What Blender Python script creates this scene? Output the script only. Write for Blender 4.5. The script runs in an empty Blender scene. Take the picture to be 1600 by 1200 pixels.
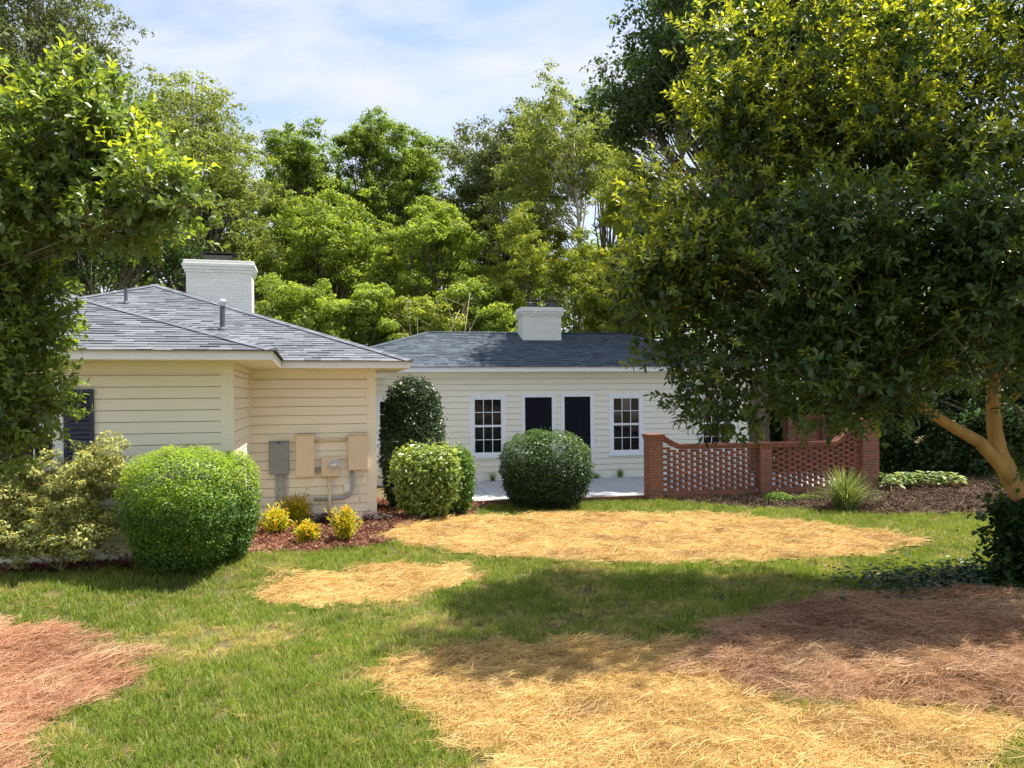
import bpy, bmesh, math, random
import numpy as np
from mathutils import Vector, Matrix
R = math.radians
rnd = random.Random(7)
rng = np.random.default_rng(7)
scene = bpy.context.scene
COL = scene.collection

# ------------------------------------------------------------------ camera, sky, sun, exposure
F, EYE, ROLL, HZ = 1250.0, 2.5, R(0.5), 20.0
cd = bpy.data.cameras.new('camera'); cam = bpy.data.objects.new('camera', cd); COL.objects.link(cam)
cam.location = (0, 0, EYE); cam.rotation_euler = (R(90), ROLL, 0)
cd.sensor_width = 36; cd.lens = F/1600*36; cd.shift_y = HZ/1600; cd.clip_end = 3000; cd.clip_start = .05
scene.camera = cam
SUN_EL, SUN_AZ = R(66), R(15.5)          # azimuth measured from +X towards +Y
SUN_STR, SKY_STR, EXPO = 2.9, 0.15, 1.82
scene.view_settings.view_transform = 'Standard'; scene.view_settings.look = 'None'
scene.view_settings.exposure = EXPO; scene.view_settings.gamma = 1.0
scene.cycles.max_bounces = 6; scene.cycles.diffuse_bounces = 4; scene.cycles.transmission_bounces = 4
scene.cycles.transparent_max_bounces = 6
scene.cycles.sample_clamp_indirect = 6

sd = bpy.data.lights.new('sun', 'SUN'); sd.energy = SUN_STR; sd.angle = R(0.6); sd.color = (1, .94, .83)
sun = bpy.data.objects.new('sun', sd); COL.objects.link(sun)
sv = Vector((math.cos(SUN_AZ)*math.cos(SUN_EL), math.sin(SUN_AZ)*math.cos(SUN_EL), math.sin(SUN_EL)))
sun.rotation_euler = sv.to_track_quat('Z', 'Y').to_euler()

world = bpy.data.worlds.new('World'); scene.world = world; world.use_nodes = True
nt = world.node_tree; nt.nodes.clear()
def N(t, typ, **kw):
    n = t.nodes.new(typ)
    for k, v in kw.items(): setattr(n, k, v)
    return n
def build_sky():
    L = nt.links.new
    out = N(nt, 'ShaderNodeOutputWorld'); bg = N(nt, 'ShaderNodeBackground'); bg.inputs[1].default_value = SKY_STR
    sky = N(nt, 'ShaderNodeTexSky', sky_type='NISHITA', sun_disc=False)
    sky.sun_elevation = SUN_EL; sky.sun_rotation = R(90) - SUN_AZ
    sky.air_density = 1.0; sky.dust_density = .2; sky.ozone_density = 1.0
    tc = N(nt, 'ShaderNodeTexCoord'); sep = N(nt, 'ShaderNodeSeparateXYZ'); L(tc.outputs['Generated'], sep.inputs[0])
    add = N(nt, 'ShaderNodeMath', operation='ADD'); L(sep.outputs[2], add.inputs[0]); add.inputs[1].default_value = .32
    mx = N(nt, 'ShaderNodeMath', operation='MAXIMUM'); L(add.outputs[0], mx.inputs[0]); mx.inputs[1].default_value = .2
    dx = N(nt, 'ShaderNodeMath', operation='DIVIDE'); L(sep.outputs[0], dx.inputs[0]); L(mx.outputs[0], dx.inputs[1])
    dy = N(nt, 'ShaderNodeMath', operation='DIVIDE'); L(sep.outputs[1], dy.inputs[0]); L(mx.outputs[0], dy.inputs[1])
    cb = N(nt, 'ShaderNodeCombineXYZ'); L(dx.outputs[0], cb.inputs[0]); L(dy.outputs[0], cb.inputs[1])
    mp = N(nt, 'ShaderNodeMapping'); L(cb.outputs[0], mp.inputs[0]); mp.inputs['Scale'].default_value = (1.5, 2.6, 1)
    mp.inputs['Rotation'].default_value = (0, 0, R(-18)); mp.inputs['Location'].default_value = (3.1, .4, 0)
    no = N(nt, 'ShaderNodeTexNoise'); L(mp.outputs[0], no.inputs['Vector'])
    no.inputs['Scale'].default_value = 2.1; no.inputs['Detail'].default_value = 6; no.inputs['Roughness'].default_value = .55; no.inputs['Distortion'].default_value = .25
    rp = N(nt, 'ShaderNodeValToRGB'); L(no.outputs[0], rp.inputs[0])
    rp.color_ramp.elements[0].position = .36; rp.color_ramp.elements[0].color = (.12, .12, .12, 1)
    rp.color_ramp.elements[1].position = .62; rp.color_ramp.elements[1].color = (1, 1, 1, 1)
    mix = N(nt, 'ShaderNodeMix', data_type='RGBA'); L(rp.outputs[0], mix.inputs[0])
    dim = N(nt, 'ShaderNodeMix', data_type='RGBA', blend_type='MULTIPLY'); dim.inputs[0].default_value = 1; L(sky.outputs[0], dim.inputs[6]); dim.inputs[7].default_value = (.60, .52, .50, 1)
    L(dim.outputs[2], mix.inputs[6]); mix.inputs[7].default_value = (1.66, 1.74, 1.98, 1)
    L(mix.outputs[2], bg.inputs[0]); L(bg.outputs[0], out.inputs[0])
build_sky()

# ------------------------------------------------------------------ helpers: picture directions, ground height
def ray(px, py):
    dx, dy = px-800, py-600; c, s = math.cos(ROLL), math.sin(ROLL)
    x, y = dx*c - dy*s, dx*s + dy*c
    return x/F, 1.0, -(y-HZ)/F
def at(px, py, Y):
    a, _, c = ray(px, py); return Vector((a*Y, Y, EYE + c*Y))
CTRL = np.array([(0,6,0),(-4,6,0),(6,6,0),(0,3,0),(-9,5,.1),(9,5,.05),(0,10,0),(-3,9.5,.05),(5,10,0),(9,10,.05),(8,14,.04),(3,14,0),(0,14,.03),
  (-6,10.3,.25),(-4,11,.28),(-9,9.6,.28),(-3,12.2,.14),(-4.3,14,.22),(-2.6,14.6,.2),(-1.8,13,.12),(0,17.8,.05),(-2,17,.12),(4,18.3,.06),(6.5,18.6,.08),(8.7,19.3,.14),(11,19,.2),
  (14,19,.25),(0,30,.2),(-10,30,.25),(-15,14,.3),(15,30,.3),(20,12,.2),(0,-10,.0),(-25,20,.3),(25,45,.3),(-25,45,.3)], float)
def g(x, y):
    x = np.asarray(x, float); y = np.asarray(y, float)
    d2 = (x[..., None]-CTRL[:, 0])**2 + (y[..., None]-CTRL[:, 1])**2 + .35
    w = d2**-1.7
    return (w*CTRL[:, 2]).sum(-1)/w.sum(-1)
def gz(x, y): return float(g(np.array([x]), np.array([y]))[0])
def ground(px, py):
    a, b, c = ray(px, py); t = -EYE/c
    for _ in range(8): t = (gz(a*t, t)-EYE)/c
    return Vector((a*t, t, gz(a*t, t)))
def gpoly(pts): return np.array([ground(*p)[:2] for p in pts])
def inside(poly, x, y):
    r = np.zeros(x.shape, bool); n = len(poly)
    for i in range(n):
        x0, y0 = poly[i]; x1, y1 = poly[(i+1) % n]
        c = ((y0 > y) != (y1 > y)); r ^= c & (x < (x1-x0)*(y-y0)/((y1-y0) if y1 != y0 else 1e-9)+x0)
    return r
def vnoise(x, y, sc, seed=0):               # smooth value noise, 0..1
    x = x/sc+seed*17.3; y = y/sc+seed*9.1
    xi = np.floor(x).astype(int); yi = np.floor(y).astype(int); fx = x-xi; fy = y-yi
    fx = fx*fx*(3-2*fx); fy = fy*fy*(3-2*fy)
    def h(a, b): v = np.sin(a*127.1+b*311.7+seed*74.7)*43758.5453; return v-np.floor(v)
    return (h(xi, yi)*(1-fx)+h(xi+1, yi)*fx)*(1-fy)+(h(xi, yi+1)*(1-fx)+h(xi+1, yi+1)*fx)*fy

# ------------------------------------------------------------------ helpers: objects
def tag(o, label=None, cat=None, group=None, kind=None):
    if label: o['label'] = label
    if cat: o['category'] = cat
    if group: o['group'] = group
    if kind: o['kind'] = kind
    return o
def empty(name, loc=(0, 0, 0), rz=0):
    o = bpy.data.objects.new(name, None); COL.objects.link(o); o.location = loc; o.rotation_euler = (0, 0, rz); o.empty_display_size = .2
    return o
def link(name, me, mat=None, parent=None):
    o = bpy.data.objects.new(name, me); COL.objects.link(o)
    if mat is not None and not me.materials: me.materials.append(mat)
    if parent is not None: o.parent = parent
    return o
def np_mesh(name, V, Fc, attrs=None, smooth=False):
    """V (n,3); Fc: list of (m,k) index arrays; attrs: name -> per-face floats"""
    me = bpy.data.meshes.new(name); V = np.asarray(V, np.float32)
    me.vertices.add(len(V)); me.vertices.foreach_set('co', V.ravel())
    Fc = [np.asarray(f, np.int32) for f in Fc if len(f)]
    tot = sum(f.size for f in Fc); nf = sum(len(f) for f in Fc)
    me.loops.add(tot); me.loops.foreach_set('vertex_index', np.concatenate([f.ravel() for f in Fc]))
    sizes = np.concatenate([np.full(len(f), f.shape[1], np.int32) for f in Fc])
    st = np.zeros(nf, np.int32); st[1:] = np.cumsum(sizes)[:-1]
    me.polygons.add(nf); me.polygons.foreach_set('loop_start', st)
    if smooth: me.polygons.foreach_set('use_smooth', np.ones(nf, bool))
    me.update(calc_edges=True)
    for k, v in (attrs or {}).items():
        a = me.attributes.new(k, 'FLOAT', 'FACE'); a.data.foreach_set('value', np.asarray(v, np.float32))
    return me
class MB:
    def __init__(s): s.v = []; s.f = []; s.t = []
    def add(s, vs, fs, tone=None):
        b = len(s.v); s.v += [tuple(p) for p in vs]; s.f += [tuple(i+b for i in f) for f in fs]
        s.t += [rnd.random() if tone is None else tone]*len(fs); return s
    def box(s, a, b, tone=None, M=None):
        x0, y0, z0 = a; x1, y1, z1 = b
        vs = [(x0,y0,z0),(x1,y0,z0),(x1,y1,z0),(x0,y1,z0),(x0,y0,z1),(x1,y0,z1),(x1,y1,z1),(x0,y1,z1)]
        if M is not None: vs = [M @ Vector(p) for p in vs]
        return s.add(vs, [(0,3,2,1),(4,5,6,7),(0,1,5,4),(1,2,6,5),(2,3,7,6),(3,0,4,7)], tone)
    def tube(s, pts, rad, k=8, tone=0.5):
        pts = [Vector(p) for p in pts]; rings = []
        if not isinstance(rad, (list, tuple)): rad = [rad]*len(pts)
        b = len(s.v); nrm = None
        for i, p in enumerate(pts):
            d = (pts[min(i+1, len(pts)-1)]-pts[max(i-1, 0)]).normalized()
            if nrm is None: nrm = d.orthogonal().normalized()
            nrm = (nrm - d*nrm.dot(d))
            nrm = nrm.normalized() if nrm.length > 1e-5 else d.orthogonal().normalized()
            bi = d.cross(nrm)
            for j in range(k):
                a = 2*math.pi*j/k; s.v.append(tuple(p + (nrm*math.cos(a)+bi*math.sin(a))*rad[i]))
        for i in range(len(pts)-1):
            for j in range(k):
                s.f.append((b+i*k+j, b+i*k+(j+1) % k, b+(i+1)*k+(j+1) % k, b+(i+1)*k+j)); s.t.append(tone)
        s.f.append(tuple(b+j for j in range(k))[::-1]); s.t.append(tone)
        s.f.append(tuple(b+(len(pts)-1)*k+j for j in range(k))); s.t.append(tone)
        return s
    def mesh(s, name, bevel=0):
        me = bpy.data.meshes.new(name); me.from_pydata(s.v, [], s.f)
        a = me.attributes.new('tone', 'FLOAT', 'FACE'); a.data.foreach_set('value', np.array(s.t, np.float32))
        if bevel:
            bm = bmesh.new(); bm.from_mesh(me)
            bmesh.ops.bevel(bm, geom=bm.edges[:], offset=bevel, segments=2, affect='EDGES', clamp_overlap=True, profile=.6); bm.to_mesh(me); bm.free()
        me.update(); return me
    def obj(s, name, mat, parent=None, bevel=0, smooth=False):
        me = s.mesh(name, bevel)
        if smooth: me.polygons.foreach_set('use_smooth', np.ones(len(me.polygons), bool))
        return link(name, me, mat, parent)

# ------------------------------------------------------------------ materials
def mat_new(name):
    m = bpy.data.materials.new(name); m.use_nodes = True; t = m.node_tree; t.nodes.clear()
    return m, t, t.links.new
def surf(name, c1, c2=None, rough=.6, scale=8, bump=0, bscale=60, spec=.4, attr=None, detail=4, metal=0, stretch=(1, 1, 1), c3=None, coat=0):
    """colour noise between c1 and c2, optional per-piece tone attribute towards c3, optional fine bump"""
    m, t, L = mat_new(name); out = N(t, 'ShaderNodeOutputMaterial'); b = N(t, 'ShaderNodeBsdfPrincipled')
    L(b.outputs[0], out.inputs[0]); b.inputs['Roughness'].default_value = rough; b.inputs['Specular IOR Level'].default_value = spec; b.inputs['Metallic'].default_value = metal
    tc = N(t, 'ShaderNodeTexCoord'); mp = N(t, 'ShaderNodeMapping'); L(tc.outputs['Object'], mp.inputs[0]); mp.inputs['Scale'].default_value = stretch
    no = N(t, 'ShaderNodeTexNoise'); L(mp.outputs[0], no.inputs['Vector']); no.inputs['Scale'].default_value = scale; no.inputs['Detail'].default_value = detail
    rp = N(t, 'ShaderNodeValToRGB'); L(no.outputs[0], rp.inputs[0]); rp.color_ramp.elements[0].position = .3; rp.color_ramp.elements[1].position = .7
    rp.color_ramp.elements[0].color = (*c1, 1); rp.color_ramp.elements[1].color = (*(c2 or c1), 1)
    col = rp.outputs[0]
    if attr:
        at_ = N(t, 'ShaderNodeAttribute', attribute_name=attr); mx = N(t, 'ShaderNodeMix', data_type='RGBA')
        L(at_.outputs['Fac'], mx.inputs[0]); L(col, mx.inputs[6]); mx.inputs[7].default_value = (*(c3 or c2), 1); col = mx.outputs[2]
    L(col, b.inputs['Base Color'])
    if bump:
        n2 = N(t, 'ShaderNodeTexNoise'); L(mp.outputs[0], n2.inputs['Vector']); n2.inputs['Scale'].default_value = bscale; n2.inputs['Detail'].default_value = 5
        bp = N(t, 'ShaderNodeBump'); bp.inputs['Strength'].default_value = bump; bp.inputs['Distance'].default_value = .02
        L(n2.outputs[0], bp.inputs['Height']); L(bp.outputs[0], b.inputs['Normal'])
    return m
def leaf_mat(name, dark, light, young=None, trans=.4, rough=.42, spec=.4, tcol=None, inst=False):
    m, t, L = mat_new(name); out = N(t, 'ShaderNodeOutputMaterial'); b = N(t, 'ShaderNodeBsdfPrincipled'); tr = N(t, 'ShaderNodeBsdfTranslucent'); ms = N(t, 'ShaderNodeMixShader')
    b.inputs['Roughness'].default_value = rough; b.inputs['Specular IOR Level'].default_value = spec
    a = N(t, 'ShaderNodeAttribute', attribute_name='tone')
    fac = a.outputs['Fac']
    if inst:
        a.attribute_type = 'INSTANCER'; bt = N(t, 'ShaderNodeAttribute', attribute_name='blade'); ad = N(t, 'ShaderNodeMath', operation='MULTIPLY_ADD', use_clamp=True)
        L(bt.outputs['Fac'], ad.inputs[0]); ad.inputs[1].default_value = .9; L(fac, ad.inputs[2]); sb_ = N(t, 'ShaderNodeMath', operation='SUBTRACT', use_clamp=True); L(ad.outputs[0], sb_.inputs[0]); sb_.inputs[1].default_value = .32
        ad.use_clamp = False; fac = sb_.outputs[0]
    mx = N(t, 'ShaderNodeMix', data_type='RGBA'); L(fac, mx.inputs[0]); mx.inputs[6].default_value = (*dark, 1); mx.inputs[7].default_value = (*light, 1)
    col = mx.outputs[2]
    if young:
        y = N(t, 'ShaderNodeAttribute', attribute_name='young')
        if inst: y.attribute_type = 'INSTANCER'
        m2 = N(t, 'ShaderNodeMix', data_type='RGBA'); L(y.outputs['Fac'], m2.inputs[0]); L(col, m2.inputs[6]); m2.inputs[7].default_value = (*young, 1); col = m2.outputs[2]
    L(col, b.inputs['Base Color'])
    m3 = N(t, 'ShaderNodeMix', data_type='RGBA', blend_type='MULTIPLY'); m3.inputs[0].default_value = 1; L(col, m3.inputs[6]); m3.inputs[7].default_value = (*(tcol or (1.7, 1.55, .7)), 1)
    L(m3.outputs[2], tr.inputs[0]); ms.inputs[0].default_value = trans; L(b.outputs[0], ms.inputs[1]); L(tr.outputs[0], ms.inputs[2]); L(ms.outputs[0], out.inputs[0])
    return m
M = {}
M['siding'] = surf('cream_siding', (.81, .75, .60), (.85, .79, .64), .55, 3, .05, 120, .35, stretch=(.4, 1, 6))
M['siding_far'] = surf('pale_siding', (.80, .77, .64), (.84, .81, .69), .55, 3, .05, 120, .35, stretch=(.4, 1, 6))
M['trim'] = surf('white_trim', (.80, .80, .76), (.85, .85, .81), .45, 6, .03, 90, .4)
M['trim_blue'] = surf('white_window_paint', (.78, .81, .84), (.83, .86, .88), .4, 6, .03, 90, .4)
M['core'] = surf('sheathing', (.5, .46, .36), (.55, .5, .4), .8, 4)
M['shingle'] = surf('asphalt_shingle', (.17, .18, .205), (.24, .25, .275), .9, 90, .35, 400, .25, attr='tone', c3=(.105, .112, .135))
M['shingle_shade'] = surf('asphalt_shingle_shade_tone', (.085, .105, .13), (.125, .15, .18), .9, 90, .35, 400, .25, attr='tone', c3=(.055, .07, .092))  # same shingle as the cream house, its shade put into a darker bluish colour
M['brick_paint'] = surf('painted_brick', (.74, .75, .68), (.82, .83, .76), .65, 14, .25, 70, .3, attr='tone', c3=(.70, .71, .65))
M['brick'] = surf('red_brick', (.24, .085, .05), (.40, .155, .09), .85, 16, .4, 120, .2, attr='tone', c3=(.20, .10, .07))
M['mortar'] = surf('mortar', (.36, .30, .25), (.44, .38, .32), .9, 30, .3, 150, .2)
M['black'] = surf('dark_metal', (.02, .02, .022), (.035, .035, .038), .45, 12, 0, 60, .5)
M['shutter'] = surf('navy_shutter', (.018, .022, .045), (.028, .032, .06), .4, 8, 0, 60, .5)
M['door'] = surf('near_black_door', (.006, .006, .012), (.009, .009, .016), .6, 6, 0, 60, .12)
M['pane'] = surf('window_glass', (.008, .009, .012), (.012, .013, .016), .04, 2, .02, 3, .5)
M['greybox'] = surf('grey_enamel', (.20, .22, .23), (.24, .26, .27), .45, 10, 0, 60, .5)
M['tanbox'] = surf('tan_enamel', (.66, .54, .38), (.70, .58, .42), .5, 10, 0, 60, .4)
M['pipe'] = surf('grey_conduit', (.30, .32, .34), (.38, .40, .42), .5, 10, 0, 60, .4)
M['whitepl'] = surf('white_plastic', (.72, .70, .64), (.78, .76, .7), .5, 10, 0, 60, .4)
M['glassdome'] = surf('meter_glass', (.42, .43, .43), (.55, .55, .55), .1, 20, 0, 60, .6)
M['vent'] = surf('slate_vent', (.075, .085, .11), (.1, .11, .135), .55, 10)
M['alu'] = surf('bare_metal_cap', (.5, .52, .56), (.62, .64, .68), .35, 10, 0, 60, .5, metal=.6)
M['concrete'] = surf('patio_concrete', (.40, .41, .42), (.50, .51, .51), .85, 2.2, .15, 80, .25, detail=8)
M['soil'] = surf('lawn_soil', (.085, .075, .035), (.16, .13, .065), .95, 2.5, .5, 30, .1, detail=8)
M['mulchbed'] = surf('mulch_bed', (.09, .04, .026), (.17, .08, .05), .95, 14, .8, 45, .1, detail=8)
M['strawbed'] = surf('straw_mat', (.32, .20, .08), (.52, .35, .14), .9, 9, .8, 40, .15, detail=8)
M['shade_mulchbed'] = surf('mulch_shade_tone', (.06, .04, .026), (.12, .085, .055), .95, 8, .8, 45, .1, detail=8)  # mulch with the trees' shade put into a darker colour
M['pinebed'] = surf('pine_needle_mat', (.16, .075, .04), (.34, .18, .10), .9, 8, .8, 40, .15, detail=8)
M['bark'] = surf('bark', (.09, .075, .055), (.19, .16, .12), .9, 12, .6, 30, .15, stretch=(1, 1, .25))
M['bark_tan'] = surf('orange_tan_bark', (.34, .19, .06), (.46, .29, .10), .8, 9, .5, 30, .2, stretch=(1, 1, .25))
M['bark_pale'] = surf('pale_bark', (.40, .36, .29), (.58, .54, .46), .85, 9, .5, 30, .2, stretch=(1, 1, .25))
M['twig'] = surf('green_brown_twig', (.16, .13, .05), (.26, .22, .10), .8, 12)
M['tan_twig'] = surf('dry_tan_twig', (.42, .33, .2), (.58, .48, .32), .85, 12)
LM = {
 'right': leaf_mat('evergreen_leaf_right', (.035, .07, .02), (.11, .18, .04), (.56, .60, .05), .48, .30, .5),  # yellow colour serves new growth and the painted sunlit crown top
 'left': leaf_mat('evergreen_leaf_left', (.07, .12, .035), (.20, .29, .07), (.50, .60, .05), .5, .28, .5),
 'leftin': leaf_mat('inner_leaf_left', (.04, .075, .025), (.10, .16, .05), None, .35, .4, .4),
 'box': leaf_mat('boxwood_leaf', (.045, .10, .02), (.12, .23, .035), (.36, .50, .045), .4, .42, .3),  # brightest colour also paints the sunlit top of the boxwood
 'boxdark': leaf_mat('dark_boxwood_leaf', (.016, .038, .012), (.045, .09, .024), (.13, .22, .035), .28, .4, .35),
 'holly': leaf_mat('holly_leaf', (.018, .038, .014), (.055, .095, .03), (.12, .17, .04), .2, .34, .4),
 'hedge': leaf_mat('light_hedge_leaf', (.12, .19, .045), (.26, .36, .09), (.5, .56, .13), .35, .32, .45),
 'varieg': leaf_mat('variegated_leaf', (.20, .25, .08), (.56, .56, .24), (.72, .64, .13), .4, .45, .3, (1.2, 1.15, .8)),
 'nandina': leaf_mat('golden_leaf', (.26, .33, .03), (.58, .54, .04), (.62, .26, .03), .4, .45, .3),
 'purple': leaf_mat('purple_leaf', (.05, .025, .035), (.12, .07, .09), None, .2, .4, .4),
 'oliveoak': leaf_mat('olive_oak_leaf', (.115, .155, .045), (.25, .32, .085), (.40, .44, .12), .5, .5, .3),
 'fresh': leaf_mat('fresh_green_leaf', (.12, .185, .035), (.30, .41, .07), (.44, .52, .09), .5, .48, .3),
 'mid': leaf_mat('mid_green_leaf', (.095, .155, .033), (.22, .32, .06), (.34, .44, .08), .5, .48, .3),
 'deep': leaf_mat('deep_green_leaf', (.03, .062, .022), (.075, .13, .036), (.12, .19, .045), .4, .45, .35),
 'greyoak': leaf_mat('grey_green_leaf', (.07, .10, .042), (.18, .225, .085), (.24, .29, .10), .4, .5, .3),
 'bamboo': leaf_mat('yellow_green_leaf', (.15, .20, .035), (.33, .40, .075), (.48, .52, .10), .5, .48, .3),
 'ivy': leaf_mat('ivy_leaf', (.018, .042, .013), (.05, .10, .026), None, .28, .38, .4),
 'hosta': leaf_mat('pale_edged_leaf', (.06, .13, .03), (.45, .52, .28), None, .35, .45, .3),
 'iris': leaf_mat('blade_leaf', (.09, .14, .04), (.26, .32, .12), (.42, .44, .18), .35, .4, .4),
 'grass': leaf_mat('grass_blade', (.095, .16, .020), (.24, .32, .055), (.55, .50, .20), .42, .42, .3, inst=True),
 'straw': leaf_mat('straw_stalk', (.42, .27, .085), (.70, .50, .19), (.30, .16, .07), .22, .5, .35, (1.1, 1.05, .9), inst=True),
 'pine': leaf_mat('pine_needle', (.20, .10, .05), (.50, .30, .155), (.62, .44, .25), .15, .5, .35, (1.1, 1.0, .9), inst=True),
 'pinered': leaf_mat('red_pine_needle', (.26, .11, .055), (.60, .33, .18), (.66, .46, .27), .15, .5, .35, (1.1, 1.0, .9), inst=True),
 'chip': leaf_mat('mulch_chip', (.12, .045, .028), (.27, .12, .075), (.40, .24, .17), .02, .8, .2, (1, 1, 1), inst=True),
 'shade_chip': leaf_mat('mulch_chip_shade_tone', (.06, .036, .022), (.14, .09, .055), (.26, .18, .12), .02, .8, .2, (1, 1, 1), inst=True),  # mulch chips darkened in colour to stand for tree shade
}

# ------------------------------------------------------------------ ground and beds
def ground_sheet():
    def axis(lo, hi, a, b, st):
        c = list(np.arange(a, b+1e-6, st)); s = st; v = a
        left = []
        while v > lo: s *= 1.35; v -= s; left.append(v)
        right = []; s = st; v = c[-1]
        while v < hi: s *= 1.35; v += s; right.append(v)
        return np.array(left[::-1]+c+right)
    xs = axis(-900, 900, -16, 17, .22); ys = axis(-500, 1500, 2.5, 24, .22)
    X, Y = np.meshgrid(xs, ys); Z = g(X, Y)
    near = (np.abs(X) < 17) & (Y > 2) & (Y < 24)
    Z = Z + np.where(near, (vnoise(X, Y, .7, 3)-.5)*.016, 0)
    n, m = X.shape; idx = np.arange(n*m).reshape(n, m)
    Fq = np.stack([idx[:-1, :-1], idx[:-1, 1:], idx[1:, 1:], idx[1:, :-1]], -1).reshape(-1, 4)
    return tag(link('ground', np_mesh('ground', np.stack([X, Y, Z], -1).reshape(-1, 3), [Fq], smooth=True), M['soil']), kind='structure')
ground_sheet()
def sheet(name, poly, mat, off=.014, cell=.1, bump=None, kind='structure', **kw):
    lo, hi = poly.min(0)-.2, poly.max(0)+.2
    xs = np.arange(lo[0], hi[0], cell); ys = np.arange(lo[1], hi[1], cell); X, Y = np.meshgrid(xs, ys)
    Z = g(X, Y)+off
    if bump is not None: Z = Z+bump(X, Y)
    n, m = X.shape; idx = np.arange(n*m).reshape(n, m)
    cx = X[:-1, :-1]+cell/2; cy = Y[:-1, :-1]+cell/2
    jx = (vnoise(cx, cy, .35, 1)-.5)*.4; jy = (vnoise(cx, cy, .35, 2)-.5)*.4
    keep = inside(poly, cx+jx, cy+jy).ravel()
    Fq = np.stack([idx[:-1, :-1], idx[:-1, 1:], idx[1:, 1:], idx[1:, :-1]], -1).reshape(-1, 4)[keep]
    used = np.unique(Fq); rem = np.full(n*m, -1); rem[used] = np.arange(len(used))
    o = link(name, np_mesh(name, np.stack([X, Y, Z], -1).reshape(-1, 3)[used], [rem[Fq]], smooth=True), mat)
    return tag(o, kind=kind, **kw)
P_FAR = gpoly([(612,826),(650,816),(740,809),(900,805),(1100,804),(1240,816),(1380,834),(1450,850),(1380,868),(1200,880),(1000,884),(830,876),(700,862),(612,850)])
P_SMALL = gpoly([(385,932),(430,910),(540,893),(650,887),(745,890),(735,905),(690,920),(640,935),(560,950),(450,950)])
P_FRONT = gpoly([(565,1062),(620,1042),(740,1022),(900,1010),(1060,1005),(1085,1045),(1150,1092),(1230,1106),(1400,1110),(1640,1130),(1640,1155),(1500,1168),(1420,1215),(1300,1330),(900,1330),(800,1230),(760,1172),(680,1132),(610,1098)])
P_PINE_R = gpoly([(1030,1055),(1100,1000),(1200,960),(1300,938),(1500,935),(1700,940),(1750,1130),(1600,1122),(1400,1106),(1250,1098),(1160,1092),(1080,1066)])
P_PINE_L = gpoly([(-300,985),(0,985),(100,990),(180,1015),(207,1050),(195,1080),(130,1102),(80,1140),(30,1195),(-40,1280),(-300,1300)])
P_MULCH = np.array([tuple(ground(*p)[:2]) for p in [(-250,892),(0,892),(200,887),(300,876),(420,866),(600,853),(606,830),(640,818),(735,806)]] + [(-.6, 18.1), (-2.6, 18.1), (-4.6, 19.5), (-4.6, 15.2), (-5, 14.8), (-4.3, 11.8), (-11, 10)])
P_MULCH_R = np.array([tuple(ground(*p)[:2]) for p in [(1290,801),(1400,806),(1560,802),(1750,806)]] + [(17, 17), (17, 24), (9.3, 24), (9.0, 19.4), (3.6, 18.45), (3.8, 18.0)])
def edge_dist(poly, X, Y):
    d = np.full(np.shape(X), 1e9)
    for i in range(len(poly)):
        a, b = poly[i], poly[(i+1) % len(poly)]; ab = b-a; t = np.clip(((X-a[0])*ab[0]+(Y-a[1])*ab[1])/(ab@ab+1e-9), 0, 1); d = np.minimum(d, np.hypot(X-a[0]-t*ab[0], Y-a[1]-t*ab[1]))
    return d*np.where(inside(poly, X, Y), 1, -1)
def pine_bump(X, Y):
    e = np.clip(vnoise(X, Y, .8, 5), 0, 1); return np.clip(edge_dist(P_PINE_R, X, Y)/.35, 0, 1)*(.02+.16*e**1.4+.03*vnoise(X, Y, .25, 6))
def slight(X, Y): return .02*vnoise(X, Y, .3, 8)
sheet('mulch_bed', P_MULCH, M['mulchbed'], .012, .12, slight)
sheet('mulch_bed_shade_tone', P_MULCH_R, M['shade_mulchbed'], .012, .15, slight)

# ------------------------------------------------------------------ scattered ground cover (grass, straw, needles, chips)
def strips(n, length, width, lift, spread, upright, seed, curl=.4):
    """a small tuft mesh of n tapering bent strips"""
    r = np.random.default_rng(seed); V = []; Q = []; T = []
    for i in range(n):
        a = r.uniform(0, 2*math.pi); rad = spread*math.sqrt(r.random()); p = np.array([math.cos(a)*rad, math.sin(a)*rad, 0 if upright else r.uniform(0, lift)])
        h = r.uniform(0, 2*math.pi); out = np.array([math.cos(h), math.sin(h), 0]); side = np.array([-math.sin(h), math.cos(h), 0])
        L = length*r.uniform(.55, 1.25); w = width*r.uniform(.7, 1.3)
        if upright:
            lean = r.uniform(.1, .75); pts = [p, p+np.array([0, 0, L*.5])+out*L*.5*lean*.5, p+np.array([0, 0, L*(.95-.35*lean*curl)])+out*L*lean]
        else:
            c = r.uniform(-1, 1)*curl*L; dz = r.uniform(-.5, 1)*lift
            pts = [p-out*L/2, p+side*c*.35+np.array([0, 0, dz*.6]), p+out*L/2+np.array([0, 0, r.uniform(-.3, .8)*lift])]
        b = len(V); ww = [w, w*.85, w*.25] if upright else [w*.7, w, w*.7]
        tw = side if upright else (side*.75+np.array([0, 0, .66]))
        for q, k in zip(pts, ww): V += [q-tw*k/2, q+tw*k/2]
        Q += [(b, b+1, b+3, b+2), (b+2, b+3, b+5, b+4)]; T += [r.random()]*2
    return np_mesh('strips', np.array(V), [np.array(Q)], {'blade': T})
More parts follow.
